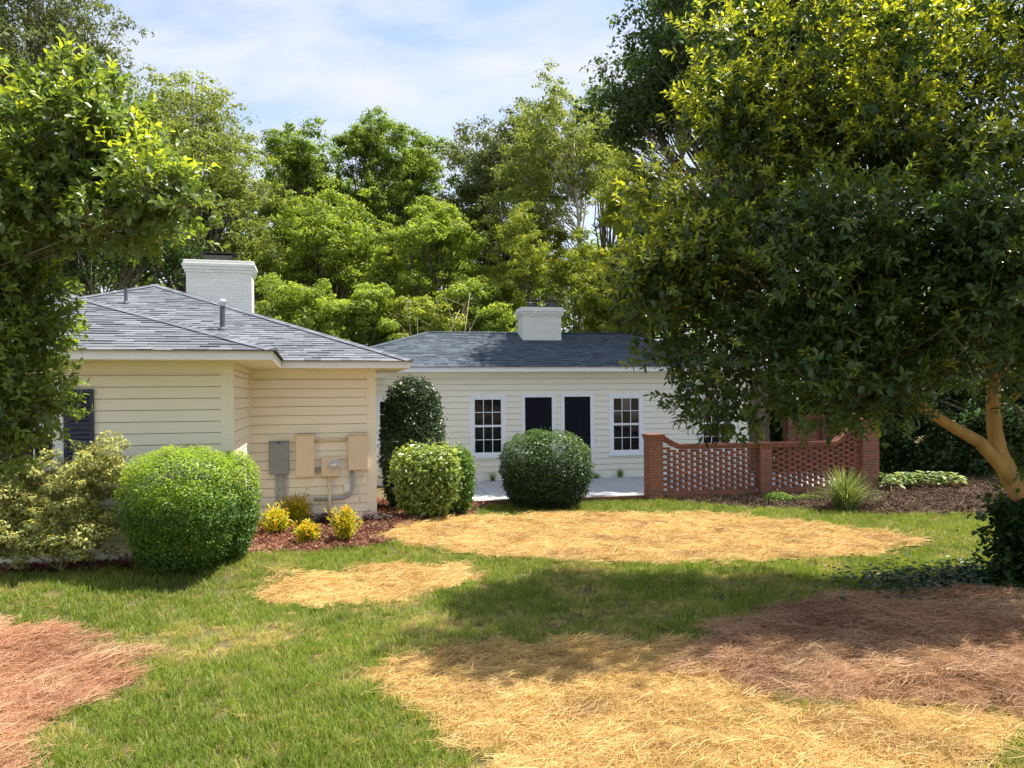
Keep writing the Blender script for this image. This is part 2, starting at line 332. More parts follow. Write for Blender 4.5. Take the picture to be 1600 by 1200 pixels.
def chips(n, seed):
    r = np.random.default_rng(seed); mb = MB()
    for i in range(n):
        L = r.uniform(.02, .055); w = r.uniform(.008, .018); Mx = Matrix.Translation((r.uniform(-.1, .1), r.uniform(-.1, .1), r.uniform(.002, .02))) @ Matrix.Rotation(r.uniform(0, 6.28), 4, 'Z') @ Matrix.Rotation(r.uniform(-.5, .5), 4, 'Y')
        mb.box((-L/2, -w/2, -.003), (L/2, w/2, .003), .5, Mx)
    me = mb.mesh('chips'); at_ = me.attributes.new('blade', 'FLOAT', 'FACE'); at_.data.foreach_set('value', np.repeat(r.random(n), 6).astype(np.float32)); return me
SRC = {}
def source(key, meshes, mat):
    c = bpy.data.collections.new(key+'_source')
    for i, me in enumerate(meshes):
        me.materials.clear(); me.materials.append(mat); o = bpy.data.objects.new(f'{key}_{i}', me); c.objects.link(o)
    SRC[key] = (c, len(meshes))
source('grass', [strips(20, .066, .0052, 0, .07, True, i) for i in range(6)], LM['grass'])
source('straw', [strips(32, .155, .0036, .03, .12, False, 20+i) for i in range(6)], LM['straw'])
source('pinered', [strips(36, .18, .0028, .045, .12, False, 50+i, .55) for i in range(6)], LM['pinered'])
source('pine', [strips(36, .18, .0028, .045, .12, False, 40+i, .55) for i in range(6)], LM['pine'])
source('chip', [chips(16, 60+i) for i in range(4)], LM['chip']); source('shade_chip', [chips(14, 80+i) for i in range(4)], LM['shade_chip'])
def scatter(name, key, P, tone, young, scale, label, cat, tilt=.12, seed=0, zoff=0.0):
    r = np.random.default_rng(seed+100); n = len(P); coll, k = SRC[key]
    me = bpy.data.meshes.new(name); me.vertices.add(n); P = P.copy(); P[:, 2] += zoff; me.vertices.foreach_set('co', P.astype(np.float32).ravel())
    rot = np.stack([r.normal(0, tilt, n), r.normal(0, tilt, n), r.uniform(0, 6.283, n)], -1)
    a = me.attributes.new('rot', 'FLOAT_VECTOR', 'POINT'); a.data.foreach_set('vector', rot.astype(np.float32).ravel())
    for nm, v in (('tone', tone), ('young', young), ('scl', scale)):
        a = me.attributes.new(nm, 'FLOAT', 'POINT'); a.data.foreach_set('value', np.broadcast_to(np.asarray(v, np.float32), n).copy())
    a = me.attributes.new('idx', 'INT', 'POINT'); a.data.foreach_set('value', r.integers(0, k, n).astype(np.int32))
    o = bpy.data.objects.new(name, me); COL.objects.link(o); tag(o, label, cat, kind='stuff')
    t = bpy.data.node_groups.new(name+'_scatter', 'GeometryNodeTree')
    t.interface.new_socket('Geometry', in_out='INPUT', socket_type='NodeSocketGeometry'); t.interface.new_socket('Geometry', in_out='OUTPUT', socket_type='NodeSocketGeometry')
    L = t.links.new; gi = N(t, 'NodeGroupInput'); go = N(t, 'NodeGroupOutput'); ip = N(t, 'GeometryNodeInstanceOnPoints')
    ci = N(t, 'GeometryNodeCollectionInfo'); ci.inputs['Collection'].default_value = coll; ci.inputs['Separate Children'].default_value = True; ci.inputs['Reset Children'].default_value = True
    def attr(nm, ty): q = N(t, 'GeometryNodeInputNamedAttribute', data_type=ty); q.inputs['Name'].default_value = nm; return q.outputs[0]
    er = N(t, 'FunctionNodeEulerToRotation'); L(attr('rot', 'FLOAT_VECTOR'), er.inputs[0])
    L(gi.outputs[0], ip.inputs['Points']); L(ci.outputs[0], ip.inputs['Instance']); ip.inputs['Pick Instance'].default_value = True
    L(attr('idx', 'INT'), ip.inputs['Instance Index']); L(er.outputs[0], ip.inputs['Rotation']); L(attr('scl', 'FLOAT'), ip.inputs['Scale'])
    L(ip.outputs[0], go.inputs[0]); md = o.modifiers.new('scatter', 'NODES'); md.node_group = t
    return o
def sample(poly, dens, seed, feather=0.0):
    r = np.random.default_rng(seed); lo, hi = poly.min(0)-feather, poly.max(0)+feather
    n = int(np.prod(hi-lo)*dens); x = r.uniform(lo[0], hi[0], n); y = r.uniform(lo[1], hi[1], n)
    jx = (vnoise(x, y, .35, 1)-.5)*.4+r.normal(0, feather/2+1e-6, n); jy = (vnoise(x, y, .35, 2)-.5)*.4+r.normal(0, feather/2+1e-6, n)
    k = inside(poly, x+jx, y+jy); return x[k], y[k]
def stack(x, y, bump=None): return np.stack([x, y, g(x, y)+(bump(x, y) if bump else 0)], -1)
# straw mats and needle beds: a mat with loose stalks over it
def straw_area(name, poly, label, dens, seed, key='straw', matk='strawbed', bump=None, zoff=.02, young=None, ysc=1.0):
    sheet(name+'_mat', poly, M[matk], .014, .1, bump or slight, kind='stuff', label=label.replace('loose', 'matted'), cat=name.replace('_', ' ').split()[0]+' mat')
    x, y = sample(poly, dens, seed, .18); r = np.random.default_rng(seed+5)
    tone = np.clip(vnoise(x, y, .6, 4)*.7+r.random(len(x))*.5-.1, 0, 1)
    yo = np.clip((vnoise(x, y, .45, 9)-.62)*3, 0, 1)*r.random(len(x)) if young is None else young(x, y, r)
    scatter(name, key, stack(x, y, bump or slight), tone, yo, r.uniform(.7, 1.2, len(x))*ysc, label, 'straw', .16, seed, zoff)
straw_area('straw', P_FAR, 'loose golden straw spread over the seeded lawn in front of the patio', 95, 1, ysc=1.2)
straw_area('straw', P_SMALL, 'small loose patch of golden straw on the grass near the mulch bed', 110, 2, ysc=1.1)
straw_area('straw', P_FRONT, 'loose golden straw over bare soil in the closest part of the lawn', 150, 3)
straw_area('pine_straw', P_PINE_R, 'loose brown pine needles heaped under the large evergreen tree', 190, 4, 'pine', 'pinebed', pine_bump, .03)
straw_area('pine_straw', P_PINE_L, 'loose reddish pine needles in the bed at lower left', 190, 5, 'pinered', 'pinebed', slight, .03)
x, y = sample(P_MULCH, 210, 6, .05); scatter('mulch_chips', 'chip', stack(x, y, slight), rng.random(len(x)), (rng.random(len(x)) > .8)*.7, rng.uniform(.7, 1.3, len(x)), 'reddish brown bark mulch chips in the bed along the cream house', 'mulch', .3, 6, .014)
x, y = sample(P_MULCH_R, 90, 7, .05); scatter('mulch_chips', 'shade_chip', stack(x, y, slight), rng.random(len(x))*.6, (rng.random(len(x)) > .85)*.6, rng.uniform(.8, 1.6, len(x)), 'mulch coloured darker for shade beside the brick lattice wall', 'mulch', .3, 7, .014)
def lawn():
    r = np.random.default_rng(77); xs = []; ys = []
    for y0, y1, dn in ((3.6, 8, 260), (8, 12, 190), (12, 20, 120)):
        w = .66*y1+1.6; n = int(2*w*(y1-y0)*dn); xs.append(r.uniform(-w, w, n)); ys.append(r.uniform(y0, y1, n))
    x = np.concatenate(xs); y = np.concatenate(ys); keep = np.ones(len(x), bool)
    for p, thin in ((P_FAR, .98), (P_SMALL, .96), (P_FRONT, .965), (P_PINE_R, 1), (P_PINE_L, 1), (P_MULCH, 1), (P_MULCH_R, 1)):
        jx = (vnoise(x, y, .35, 1)-.5)*.4+r.normal(0, .05, len(x)); jy = (vnoise(x, y, .35, 2)-.5)*.4+r.normal(0, .05, len(x))
        keep &= ~(inside(p, x+jx, y+jy) & (r.random(len(x)) < thin))
    keep &= ~((y > 18.0+.185*x) & (x > -3)) & ~((y > 14.9) & (x < -2.4))                                 # the patio
    keep &= ~((y > 10.9+.248*(x+4.0)) & (x < -4.0)) & ~((y > 15.1) & (x < -2.3))
    thin = vnoise(x, y, 1.3, 11)*.6+vnoise(x, y, .4, 12)*.4
    dry = np.clip((vnoise(x, y, .9, 13)*.65+vnoise(x, y, .28, 14)*.45-.56)*3.2, 0, 1)
    dry *= np.clip(1.25-(y-5)/9, .12, 1)
    keep &= r.random(len(x)) > dry*.5
    x, y, thin, dry = x[keep], y[keep], thin[keep], dry[keep]; n = len(x)
    yo = np.clip(dry*r.uniform(.3, 1.1, n)+(r.random(n) > .93)*.5, 0, 1); tone = np.clip(thin*.9+r.normal(0, .2, n), 0, 1)
    scatter('grass', 'grass', stack(x, y), tone, yo, r.uniform(.75, 1.3, n)*(1.15-.25*dry)*np.where(y > 12, 1.05, 1), 'short green lawn grass with dry tan patches', 'grass', .15, 8)
    # dead blades lying low in the thin places
    k = r.random(n) < (.10+.5*dry); scatter('dry_grass', 'straw', stack(x[k], y[k]), r.random(k.sum()), r.random(k.sum())*.5, r.uniform(.35, .7, k.sum()), 'dry straw coloured thatch lying between the lawn blades', 'thatch', .2, 9, .012)
lawn()

# ------------------------------------------------------------------ building helpers
def siding(parent, mat, org, ax, nrm, length, z0, z1, holes=(), exp=.164, phase=0.0, back=True):
    """lapped boards on a wall: org (x,y) start, ax unit direction along the wall, nrm outward; holes (a0,a1,z0,z1)"""
    ax = Vector((*ax, 0)); nr = Vector((*nrm, 0)); o = Vector((*org, 0)); z = z0-phase
    while z < z1-.02:
        b0, b1 = max(z, z0), min(z+exp, z1); pieces = [(0, length, b0, b1)]
        for (h0, h1, hz0, hz1) in holes:
            nx = []
            for (s0, s1, q0, q1) in pieces:
                if h1 <= s0 or h0 >= s1 or hz1 <= q0 or hz0 >= q1: nx.append((s0, s1, q0, q1)); continue
                if h0-s0 > .02: nx.append((s0, h0, q0, q1))
                if s1-h1 > .02: nx.append((h1, s1, q0, q1))
                if q1-hz1 > .006: nx.append((max(s0, h0), min(s1, h1), hz1, q1))
                if hz0-q0 > .006: nx.append((max(s0, h0), min(s1, h1), q0, hz0))
            pieces = nx
        for s0, s1, q0, q1 in pieces:
            jit = rnd.uniform(-.0012, .0012); vs = []; gp = .011 if q1-q0 > .05 else .002
            for q in (o+ax*s0, o+ax*s1):
                vs += [q+nr*.002+Vector((0, 0, q0)), q+nr*(.026+jit)+Vector((0, 0, q0)), q+nr*(.016+jit)+Vector((0, 0, q1-gp)), q+nr*.002+Vector((0, 0, q1-gp))]
            MB().add(vs, [(0,1,5,4),(1,2,6,5),(2,3,7,6),(0,3,2,1),(4,5,6,7)]).obj('siding_board', mat, parent)
        z += exp
def shingles(name, mat, E0, E1, T0, T1, parent, exp=.145, thick=.015, seed=0):
    """roof plane: eave E0->E1, top T0->T1 (T0==T1 for a triangle); laid in courses of separate tabs"""
    r = random.Random(seed); E0, E1, T0, T1 = map(Vector, (E0, E1, T0, T1)); mb = MB()
    nr = (E1-E0).cross((T0+T1)/2-(E0+E1)/2).normalized()
    if nr.z < 0: nr = -nr
    H = ((T0+T1)/2-(E0+E1)/2); ax = (E1-E0).normalized(); H = H-ax*H.dot(ax); Hl = H.length; up = H/Hl
    l_top = (T0-E0).dot(ax); r_top = (T1-E0).dot(ax); W = (E1-E0).length; n = int(Hl/exp)+1
    for c in range(n):
        t0 = c*exp-.03 if c == 0 else c*exp; t1 = min((c+1)*exp+.03, Hl)
        if t0 >= Hl: break
        l0, l1 = l_top*t0/Hl, l_top*t1/Hl; r0, r1 = W+(r_top-W)*t0/Hl, W+(r_top-W)*t1/Hl
        x = min(l0, l1)-r.uniform(0, .3); hi = max(r0, r1)
        while x < hi:
            w = r.uniform(.12, .42); a, b = x, x+w-.004; x += w
            if r0-l0 < .02: continue
            ca = lambda v, lo, h: min(max(v, lo), max(h, lo))
            q = [(ca(a, l0, r0), t0), (ca(b, l0, r0), t0), (ca(b, l1, r1), t1), (ca(a, l1, r1), t1)]
            if q[1][0]-q[0][0] < .004 and q[2][0]-q[3][0] < .004: continue
            d = thick*r.choice((.75, 1, 1.45))+r.uniform(0, .002); P = [E0+ax*u+up*v for u, v in q]
            vs = [P[0]+nr*.001, P[1]+nr*.001, P[0]+nr*d, P[1]+nr*d, P[2]+nr*.003, P[3]+nr*.003]
            mb.add(vs, [(0,1,3,2), (2,3,4,5), (0,2,5), (1,4,3)], min(1, max(0, r.gauss(.45, .28))))
    o = mb.obj(name, mat, parent); o['kind'] = 'stuff'; return o
def caps(mat, A, B, parent, w=.13):
    A, B = Vector(A), Vector(B); d = (B-A); L = d.length; d /= L; s = d.cross(Vector((0, 0, 1))).normalized(); u = s.cross(d); mb = MB(); n = max(1, int(L/.16))
    for i in range(n):
        p, q = A+d*(L*i/n), A+d*(L*(i+1)/n+.04); h = .026
        mb.add([p-s*w-u*.012, p+u*h, p+s*w-u*.012, q-s*w-u*.014, q+u*(h-.012), q+s*w-u*.014], [(0,1,4,3), (1,2,5,4), (0,2,1)], min(1, max(0, rnd.gauss(.5, .25))))
    o = mb.obj('ridge_cap', mat, parent); o['kind'] = 'stuff'; return o
def brick_box(mb, x0, x1, y0, y1, z0, z1, ch=.066, bl=.2, jt=.010, seed=0, tonef=None):
    """courses of bricks round a rectangular shaft, the joints left open to the mortar core"""
    r = random.Random(seed); n = max(1, round((z1-z0)/ch)); ch = (z1-z0)/n
    for c in range(n):
        a, b = z0+c*ch+jt/2, z0+(c+1)*ch-jt/2
        for (p0, p1, fix, axis) in ((x0, x1, y0, 0), (x0, x1, y1, 0), (y0, y1, x0, 1), (y0, y1, x1, 1)):
            k = max(1, round((p1-p0)/bl)); step = (p1-p0)/k; off = step/2 if c % 2 else 0; s = p0-off
            while s < p1-.01:
                u0, u1 = max(s, p0)+jt/2, min(s+step, p1)-jt/2; s += step
                if u1-u0 < .02: continue
                e = r.uniform(.004, .008); sg = -1 if fix in (x0, y0) and fix == (y0 if axis == 0 else x0) else 1
                f0, f1 = sorted((fix+sg*e, fix-sg*.05))
                t = r.random()
                if axis == 0: mb.box((u0-(.004 if u0 < x0+.02 else 0), f0, a), (u1, f1, b), t)
                else: mb.box((f0, u0, a), (f1, u1, b), t)
def window(parent, org, ax, nrm, a0, a1, z0, z1, cols, rows, trim=.1, mt='trim_blue', sill=True):
    """double hung sash set in a wall: glass area a0..a1, z0..z1 along the wall"""
    rz = math.atan2(ax[1], ax[0]); w = empty('window', (org[0]+ax[0]*a0, org[1]+ax[1]*a0, z0), rz); w.parent = parent; W, H = a1-a0, z1-z0
    m = M[mt]; fr = MB(); o = .034                                       # local: +x along wall, -y outward
    fr.box((-trim, -o, -trim*.9), (-.001, .0, H+trim)); fr.box((W+.001, -o, -trim*.9), (W+trim, .0, H+trim)); fr.box((-.0005, -o, H+.001), (W+.0005, 0, H+trim))
    fr.box((-.0005, -o, -trim*.9), (W+.0005, 0, -.001)); fr.obj('frame', m, w, .003)
    if sill: MB().box((-trim-.02, -o-.035, -trim*.9-.045), (W+trim+.02, -.001, -trim*.9-.002)).obj('sill', m, w, .004)
    sh = MB(); t = .03
    for z in (0, H/2): 
        y = -.012 if z else -.004
        sh.box((0, y-.012, z), (t, y+.01, z+H/2)); sh.box((W-t, y-.012, z), (W, y+.01, z+H/2)); sh.box((t, y-.0115, z), (W-t, y+.01, z+t)); sh.box((t, y-.0115, z+H/2-t), (W-t, y+.01, z+H/2))
    sh.obj('sash', m, w)
    half = rows//2
    for s in range(2):
        y = -.012 if s else -.004; zz0 = s*H/2+t; zz1 = (s+1)*H/2-t; x0, x1 = t, W-t; mu = .018
        pw = (x1-x0-mu*(cols-1))/cols; ph = (zz1-zz0-mu*(half-1))/half
        for i in range(1, cols): MB().box((x0+i*pw+(i-1)*mu, y-.009, zz0), (x0+i*pw+i*mu, y+.004, zz1)).obj('muntin', m, w)
        for j in range(1, half): MB().box((x0, y-.0085, zz0+j*ph+(j-1)*mu), (x1, y+.004, zz0+j*ph+j*mu)).obj('muntin', m, w)
        for i in range(cols):
            for j in range(half):
                xx = x0+i*(pw+mu); zz = zz0+j*(ph+mu); tl = rnd.uniform(-.006, .006); tz = rnd.uniform(-.006, .006)
                MB().add([(xx, y-.002-tl*pw-tz*ph, zz), (xx+pw, y-.002+tl*pw-tz*ph, zz), (xx+pw, y-.002+tl*pw+tz*ph, zz+ph), (xx, y-.002-tl*pw+tz*ph, zz+ph),
                          (xx, y+.003, zz), (xx+pw, y+.003, zz), (xx+pw, y+.003, zz+ph), (xx, y+.003, zz+ph)], [(0,1,2,3), (7,6,5,4), (0,4,5,1), (1,5,6,2), (2,6,7,3), (3,7,4,0)]).obj('pane', M['pane'], w)
    return w
def chimney(parent, cx, cy, w, d, z0, z1, seed, flue=None):
    """painted brick stack with a stepped corbel"""
    c = empty('chimney', (cx, cy, 0)); c.parent = parent
    MB().box((-w/2, -d/2, z0), (w/2, d/2, z1-.02)).obj('mortar', M['brick_paint'], c)
    b = MB(); brick_box(b, -w/2, w/2, -d/2, d/2, z0, z1-.30, .067, .2, .008, seed)
    for k, e in enumerate((.03, .06, .085)):
        q = z1-.30+k*.066; brick_box(b, -w/2-e, w/2+e, -d/2-e, d/2+e, q, q+.066, .066, .2, .007, seed+k)
        b.box((-w/2-e+.004, -d/2-e+.004, q+.001), (w/2+e-.004, d/2+e-.004, q+.065), .3)
    o = b.obj('brickwork', M['brick_paint'], c); o['kind'] = 'stuff'
    MB().box((-w/2-.06, -d/2-.06, z1-.102), (w/2+.06, d/2+.06, z1-.02)).obj('crown_slab', M['brick_paint'], c, .015)
    return c

# ------------------------------------------------------------------ the cream house (rotated with its front wing towards the camera)
TH = R(13.93); UU = Vector((math.cos(TH), math.sin(TH), 0)); DD = Vector((-math.sin(TH), math.cos(TH), 0)); C0 = Vector((-4.03, 11.5, 0))
house = tag(empty('ranch_house', C0, TH), 'cream clapboard house with grey hip roof behind the clipped round boxwoods', 'house')
def loc_on(px, py, org, uu, dd, y):       # picture point -> (along, z) on the house's plane at local depth y
    a, b, c = ray(px, py); o = org+dd*y; n = dd
    t = (o.x*n.x+o.y*n.y)/(a*n.x+b*n.y); p = Vector((a*t, b*t, EYE+c*t)); return (p-org).dot(uu), p.z
EV, FT = 3.04, 3.18                       # soffit and fascia top
WB = -.1
core = MB(); core.box((-6.24, .001, 0), (0-.001, 3.2, EV)); core.box((-6.9, 3.031, 0), (2.247, 12.2, EV)); core.obj('wall', M['core'], house)
wx0, _ = loc_on(20, 650, C0, UU, DD, 0); wx1, wz0 = loc_on(87, 700, C0, UU, DD, 0); _, wzt = loc_on(87, 607, C0, UU, DD, 0)
sx0, sz1 = loc_on(101, 608, C0, UU, DD, 0); sx1, _ = loc_on(148, 608, C0, UU, DD, 0); sz0 = wz0-.25
wz0 -= .2
siding(house, M['siding'], (-6.24, 0), (1, 0), (0, -1), 6.24-.145, -.1, EV-.16, [(6.24+wx0-.1, 6.24+wx1+.1, wz0-.14, wzt+.1)])
siding(house, M['siding'], (0, .09), (0, 1), (1, 0), 3.03-.1, -.1, EV-.10)
siding(house, M['siding'], (.06, 3.03), (1, 0), (0, -1), 2.248-.06-.14, -.1, EV-.16)
tr = MB(); tr.box((-.145, -.030, WB), (.026, 0, EV-.001)).obj('corner_board', M['siding'], house)
MB().box((.0005, -.0295, WB), (.027, .09, EV-.001)).obj('corner_board', M['siding'], house)
MB().box((2.108, 3.002, WB-.2), (2.274, 3.03, EV-.001)).obj('corner_board', M['siding'], house)
MB().box((2.2475, 3.001, WB-.2), (2.2755, 3.2, EV-.002)).obj('corner_board', M['siding'], house)
MB().box((.002, 3.004, WB-.2), (.06, 3.03, EV-.001)).obj('corner_board', M['siding'], house)
MB().box((-6.24, -.024, EV-.16), (-.146, 0, EV-.0015)).obj('frieze_board', M['siding'], house)
MB().box((.061, 3.006, EV-.16), (2.107, 3.03, EV-.0015)).obj('frieze_board', M['siding'], house)
MB().box((0, .0905, EV-.10), (.022, 3.003, EV-.0015)).obj('frieze_board', M['siding'], house)
w = window(house, (0, 0), (1, 0), (0, -1), wx0, wx1, wz0, wzt, 2, 2, .11, 'trim')
def shutter(parent, x0, x1, z0, z1):
    s = MB(); f = .05; y0, y1 = -.062, -.028
    s.box((x0, y0, z0), (x0+f, y1, z1)); s.box((x1-f, y0, z0), (x1, y1, z1)); s.box((x0+f, y0+.001, z0), (x1-f, y1, z0+f)); s.box((x0+f, y0+.001, z1-f), (x1-f, y1, z1)); s.box((x0+f, y0+.001, (z0+z1)/2-f/2), (x1-f, y1, (z0+z1)/2+f/2))
    so = s.obj('shutter', M['shutter'], parent, .003); k = int((z1-z0-2*f)/.062)
    MB().box((x0+f, -.034, z0+f), (x1-f, -.028, z1-f)).obj('backing', M['shutter'], so)
    for i in range(k):
        z = z0+f+(i+.5)*(z1-z0-2*f)/k
        if abs(z-(z0+z1)/2) < .05: continue
        MB().box((x0+f, -.003, -.030), (x1-f, .003, .030), .5, Matrix.Translation((0, -.046, z)) @ Matrix.Rotation(R(-28), 4, 'X')).obj('slat', M['shutter'], so)
shutter(house, sx0, sx1, sz0, sz1)
# roof
roof = link('roof', None or MB().add([(-6.8,-.56,FT-.01),(.56,-.56,FT-.01),(.56,6.4,FT-.01),(-3.12,6.4,4.35),(-3.12,3.12,4.35),(-6.8,6.4,FT-.01)], [(0,1,4),(1,2,3,4),(0,4,3,5),(0,5,2,1)])
   .add([(-7.49,2.47,FT-.01),(2.81,2.47,FT-.01),(2.81,12.77,FT-.01),(-7.49,12.77,FT-.01),(-2.342,7.62,5.105)], [(0,1,4),(1,2,4),(2,3,4),(3,0,4),(0,3,2,1)]).mesh('roof'), M['shingle'], house)
e = .62; ez = FT-.32*.04
shingles('shingles', M['shingle'], (-6.86,-.62,ez), (.62,-.62,ez), (-3.12,3.12,4.364), (-3.12,3.12,4.364), roof, seed=1)
shingles('shingles', M['shingle'], (.62,-.62,ez), (.62,6.4,ez), (-3.12,3.12,4.364), (-3.12,6.4,4.364), roof, seed=2)
A_ = (-2.342, 7.62, 5.12); ez2 = FT-.375*.04
shingles('shingles', M['shingle'], (-7.55,2.41,ez2), (2.868,2.41,ez2), A_, A_, roof, seed=3)
shingles('shingles', M['shingle'], (2.868,2.41,ez2), (2.868,12.83,ez2), A_, A_, roof, seed=4)
shingles('shingles', M['shingle'], (-7.55,12.83,ez2), (-7.55,2.41,ez2), A_, A_, roof, seed=5)
caps(M['shingle'], (.62,-.62,ez+.012), (-3.12,3.12,4.376), roof); caps(M['shingle'], (-3.12,3.12,4.376), (-3.12,5.7,4.376), roof)
caps(M['shingle'], (2.868,2.41,ez2+.012), (-2.342,7.62,5.132), roof); caps(M['shingle'], (-7.55,2.41,ez2+.012), (-2.342,7.62,5.132), roof)
MB().box((-6.82,-.60,EV), (.60,-.575,FT-.012)).obj('fascia', M['trim'], house, .003)
MB().box((.575,-.574,EV+.001), (.60,2.43,FT-.012)).obj('fascia', M['trim'], house, .003)
MB().box((.601,2.43,EV-.002), (2.848,2.455,FT-.014)).obj('fascia', M['trim'], house, .003)
MB().box((2.823,2.456,EV-.001), (2.8475,12.7,FT-.014)).obj('fascia', M['trim'], house, .003)
MB().box((-6.82,-.575,EV), (.575,.0,EV+.014)).box((0,.0005,EV+.0005), (.574,2.43,EV+.0142)).obj('soffit', M['siding'], house)
MB().box((.0,2.456,EV+.001), (2.822,3.05,EV+.015)).box((2.2,3.0505,EV+.0012), (2.8225,12.7,EV+.0152)).obj('soffit', M['siding'], house)
# chimney, pipes
def roof_local(px, py, y): 
    x, z = loc_on(px, py, C0, UU, DD, y); return x, z
chx, _ = roof_local(345, 440, 7.7)
cs = chimney(roof, chx, 7.75, 1.42, .75, 4.2, roof_local(345, 406, 7.4)[1], 3)
sp = MB(); zt = roof_local(345, 406, 7.4)[1]; sp.box((-.42, -.28, zt+.16), (.36, .28, zt+.185)); 
for a_ in (-.36, .30):
    for b_ in (-.24, .24): sp.box((a_-.012, b_-.012, zt-.02), (a_+.012, b_+.012, zt+.16))
sp.obj('flue_cover', M['black'], cs)
MB().box((-.33, -.22, zt-.02), (.27, .22, zt+.13)).obj('flue_mesh', surf('flue_screen', (.10, .10, .09), (.2, .19, .17), .8, 60), cs)
def pipe_vent(px, y_img_base, y_img_top, yloc, rad, cap):
    x, z = roof_local(px, y_img_base, yloc); _, zt = roof_local(px, y_img_top, yloc)
    v = MB().tube([(x, yloc, z-.15), (x, yloc, zt)], rad, 12).obj('vent_pipe', M['vent'], roof)
    if cap:
        k = MB(); k.tube([(x, yloc, zt-.03), (x, yloc, zt+.02), (x, yloc, zt+.03), (x, yloc, zt+.07), (x, yloc, zt+.10), (x, yloc, zt+.115)], [rad*1.25, rad*1.3, rad*1.75, rad*1.7, rad*1.1, rad*.1], 14).obj('vent_cap', M['alu'], v, smooth=True)
    MB().tube([(x, yloc, z-.05), (x, yloc, z+.03), (x, yloc, z+.06)], [rad*2.2, rad*1.8, rad*1.02], 12).obj('flashing', M['vent'], v)
def roof_hit(px, py, pitch, y_eave, z_eave):       # where a picture point meets the sloping front plane (local coords)
    lo, hi = y_eave, 8.0
    for _ in range(50):
        m_ = (lo+hi)/2; x, z = loc_on(px, py, C0, UU, DD, m_)
        if z > z_eave+pitch*(m_-y_eave): lo = m_
        else: hi = m_
    return lo
yl = roof_hit(348, 516, .375, 2.45, FT); pipe_vent(348, 516, 476, yl, .05, True)
yl = roof_hit(197, 475, .375, 2.45, FT); pipe_vent(197, 475, 450, yl, .035, False)

# ------------------------------------------------------------------ meters and boxes on the recessed wall
def on_rec(px, py): return loc_on(px, py, C0, UU, DD, 3.03)
def world_rec(x, z, y=3.03): p = C0+UU*x+DD*y; return (p.x, p.y, z)
def wallbox(name, label, px0, px1, py0, py1, depth, mat, cat, lip=.0):
    x0, z1 = on_rec(px0, py0); x1, z0 = on_rec(px1, py1); W, H = x1-x0, z1-z0
    o = tag(empty(name, world_rec(x0, z0, 3.008), TH), label, cat)
    MB().box((0, -depth, 0), (W, 0, H)).obj('case', mat, o, .006)
    MB().box((.012, -depth-.010, .012), (W-.012, -depth-.0005, H-.012)).obj('cover', mat, o, .005)
    if lip: MB().box((-.006, -depth-.025, H+.0005), (W+.006, 0, H+.012)).obj('rain_lip', mat, o, .003)
    return o, W, H, depth
o, W, H, d = wallbox('electrical_panel', 'grey metal electrical panel at far left of the wall boxes, above twin conduits', 421, 452, 690, 740, .10, M['greybox'], 'electrical box', .01)
MB().box((W/2-.03, -d-.026, H-.028), (W/2+.03, -d-.011, H-.008)).obj('latch', M['black'], o, .003)
for dx_, dp, r_ in ((.13, .05, .026), (.22, .05, .018), (.29, .06, .018)): MB().tube([(dx_, -dp, 0), (dx_, -dp, -.75)], r_, 10).obj('conduit', M['pipe'], o, smooth=True)
for dx_ in (.13, .22): MB().box((dx_-.035, -.075, -.27), (dx_+.035, -.004, -.25)).obj('strap', M['pipe'], o)
o, W, H, d = wallbox('service_cabinet', 'tall tan metal cabinet right of the grey electrical panel', 462, 492, 679, 744, .13, M['tanbox'], 'electrical box', .01)
MB().tube([(W, -.06, .1), (W+.2, -.06, .1)], .02, 10).obj('conduit', M['pipe'], o); MB().tube([(W, -.06, .16), (W+.2, -.06, .16)], .012, 8).obj('conduit', M['pipe'], o)
MB().tube([(W, -.05, H-.1), (W+.64, -.05, H-.1)], .024, 10).obj('raceway', M['tanbox'], o, smooth=True)
o, W, H, d = wallbox('meter_box', 'square tan meter box with round glass electric meter on a tan pipe', 502, 530, 713, 743, .12, M['tanbox'], 'electric meter', 0)
mx_, mz_ = W*.68, H*.58
MB().tube([(mx_, -d-.005, mz_), (mx_, -d-.03, mz_)], .105, 24).obj('meter_ring', M['alu'], o, smooth=False)
mt = MB().tube([(mx_, -d-.03, mz_), (mx_, -d-.11, mz_), (mx_, -d-.135, mz_)], [.085, .082, .06], 24).obj('meter', M['glassdome'], o, smooth=True)
MB().box((mx_-.05, -d-.140, mz_-.005), (mx_+.05, -d-.128, mz_+.03)).obj('dial_plate', M['whitepl'], mt)
MB().tube([(W*.45, -.07, 0), (W*.45, -.07, -.98)], .032, 12).obj('riser_pipe', M['tanbox'], o, smooth=True)
o, W, H, d = wallbox('service_cabinet', 'tan metal cabinet nearest the house corner with loose white wires below', 543, 575, 679, 733, .14, M['tanbox'], 'electrical box', .01)
MB().tube([(.07, -.06, 0), (.07, -.06, -.30), (.05, -.06, -.40), (0, -.06, -.47), (-.1, -.06, -.505), (-.25, -.06, -.51), (-.62, -.06, -.51)], .033, 12).obj('conduit', M['pipe'], o, smooth=True)
for k in range(4):
    a_ = .13+k*.055; pts = [(a_, -.08, 0), (a_+.02, -.09, -.14), (a_+.05-.04*k, -.10, -.3), (.20+.01*k, -.09, -.48), (.21, -.07, -.6)]
    MB().tube(pts, .0065, 6).obj('wire', M['whitepl'], o, smooth=True)
o, W, H, d = wallbox('junction_box', 'small pale junction box on the wall beside the bent grey conduit', 537, 548, 755, 768, .07, M['whitepl'], 'junction box', 0)
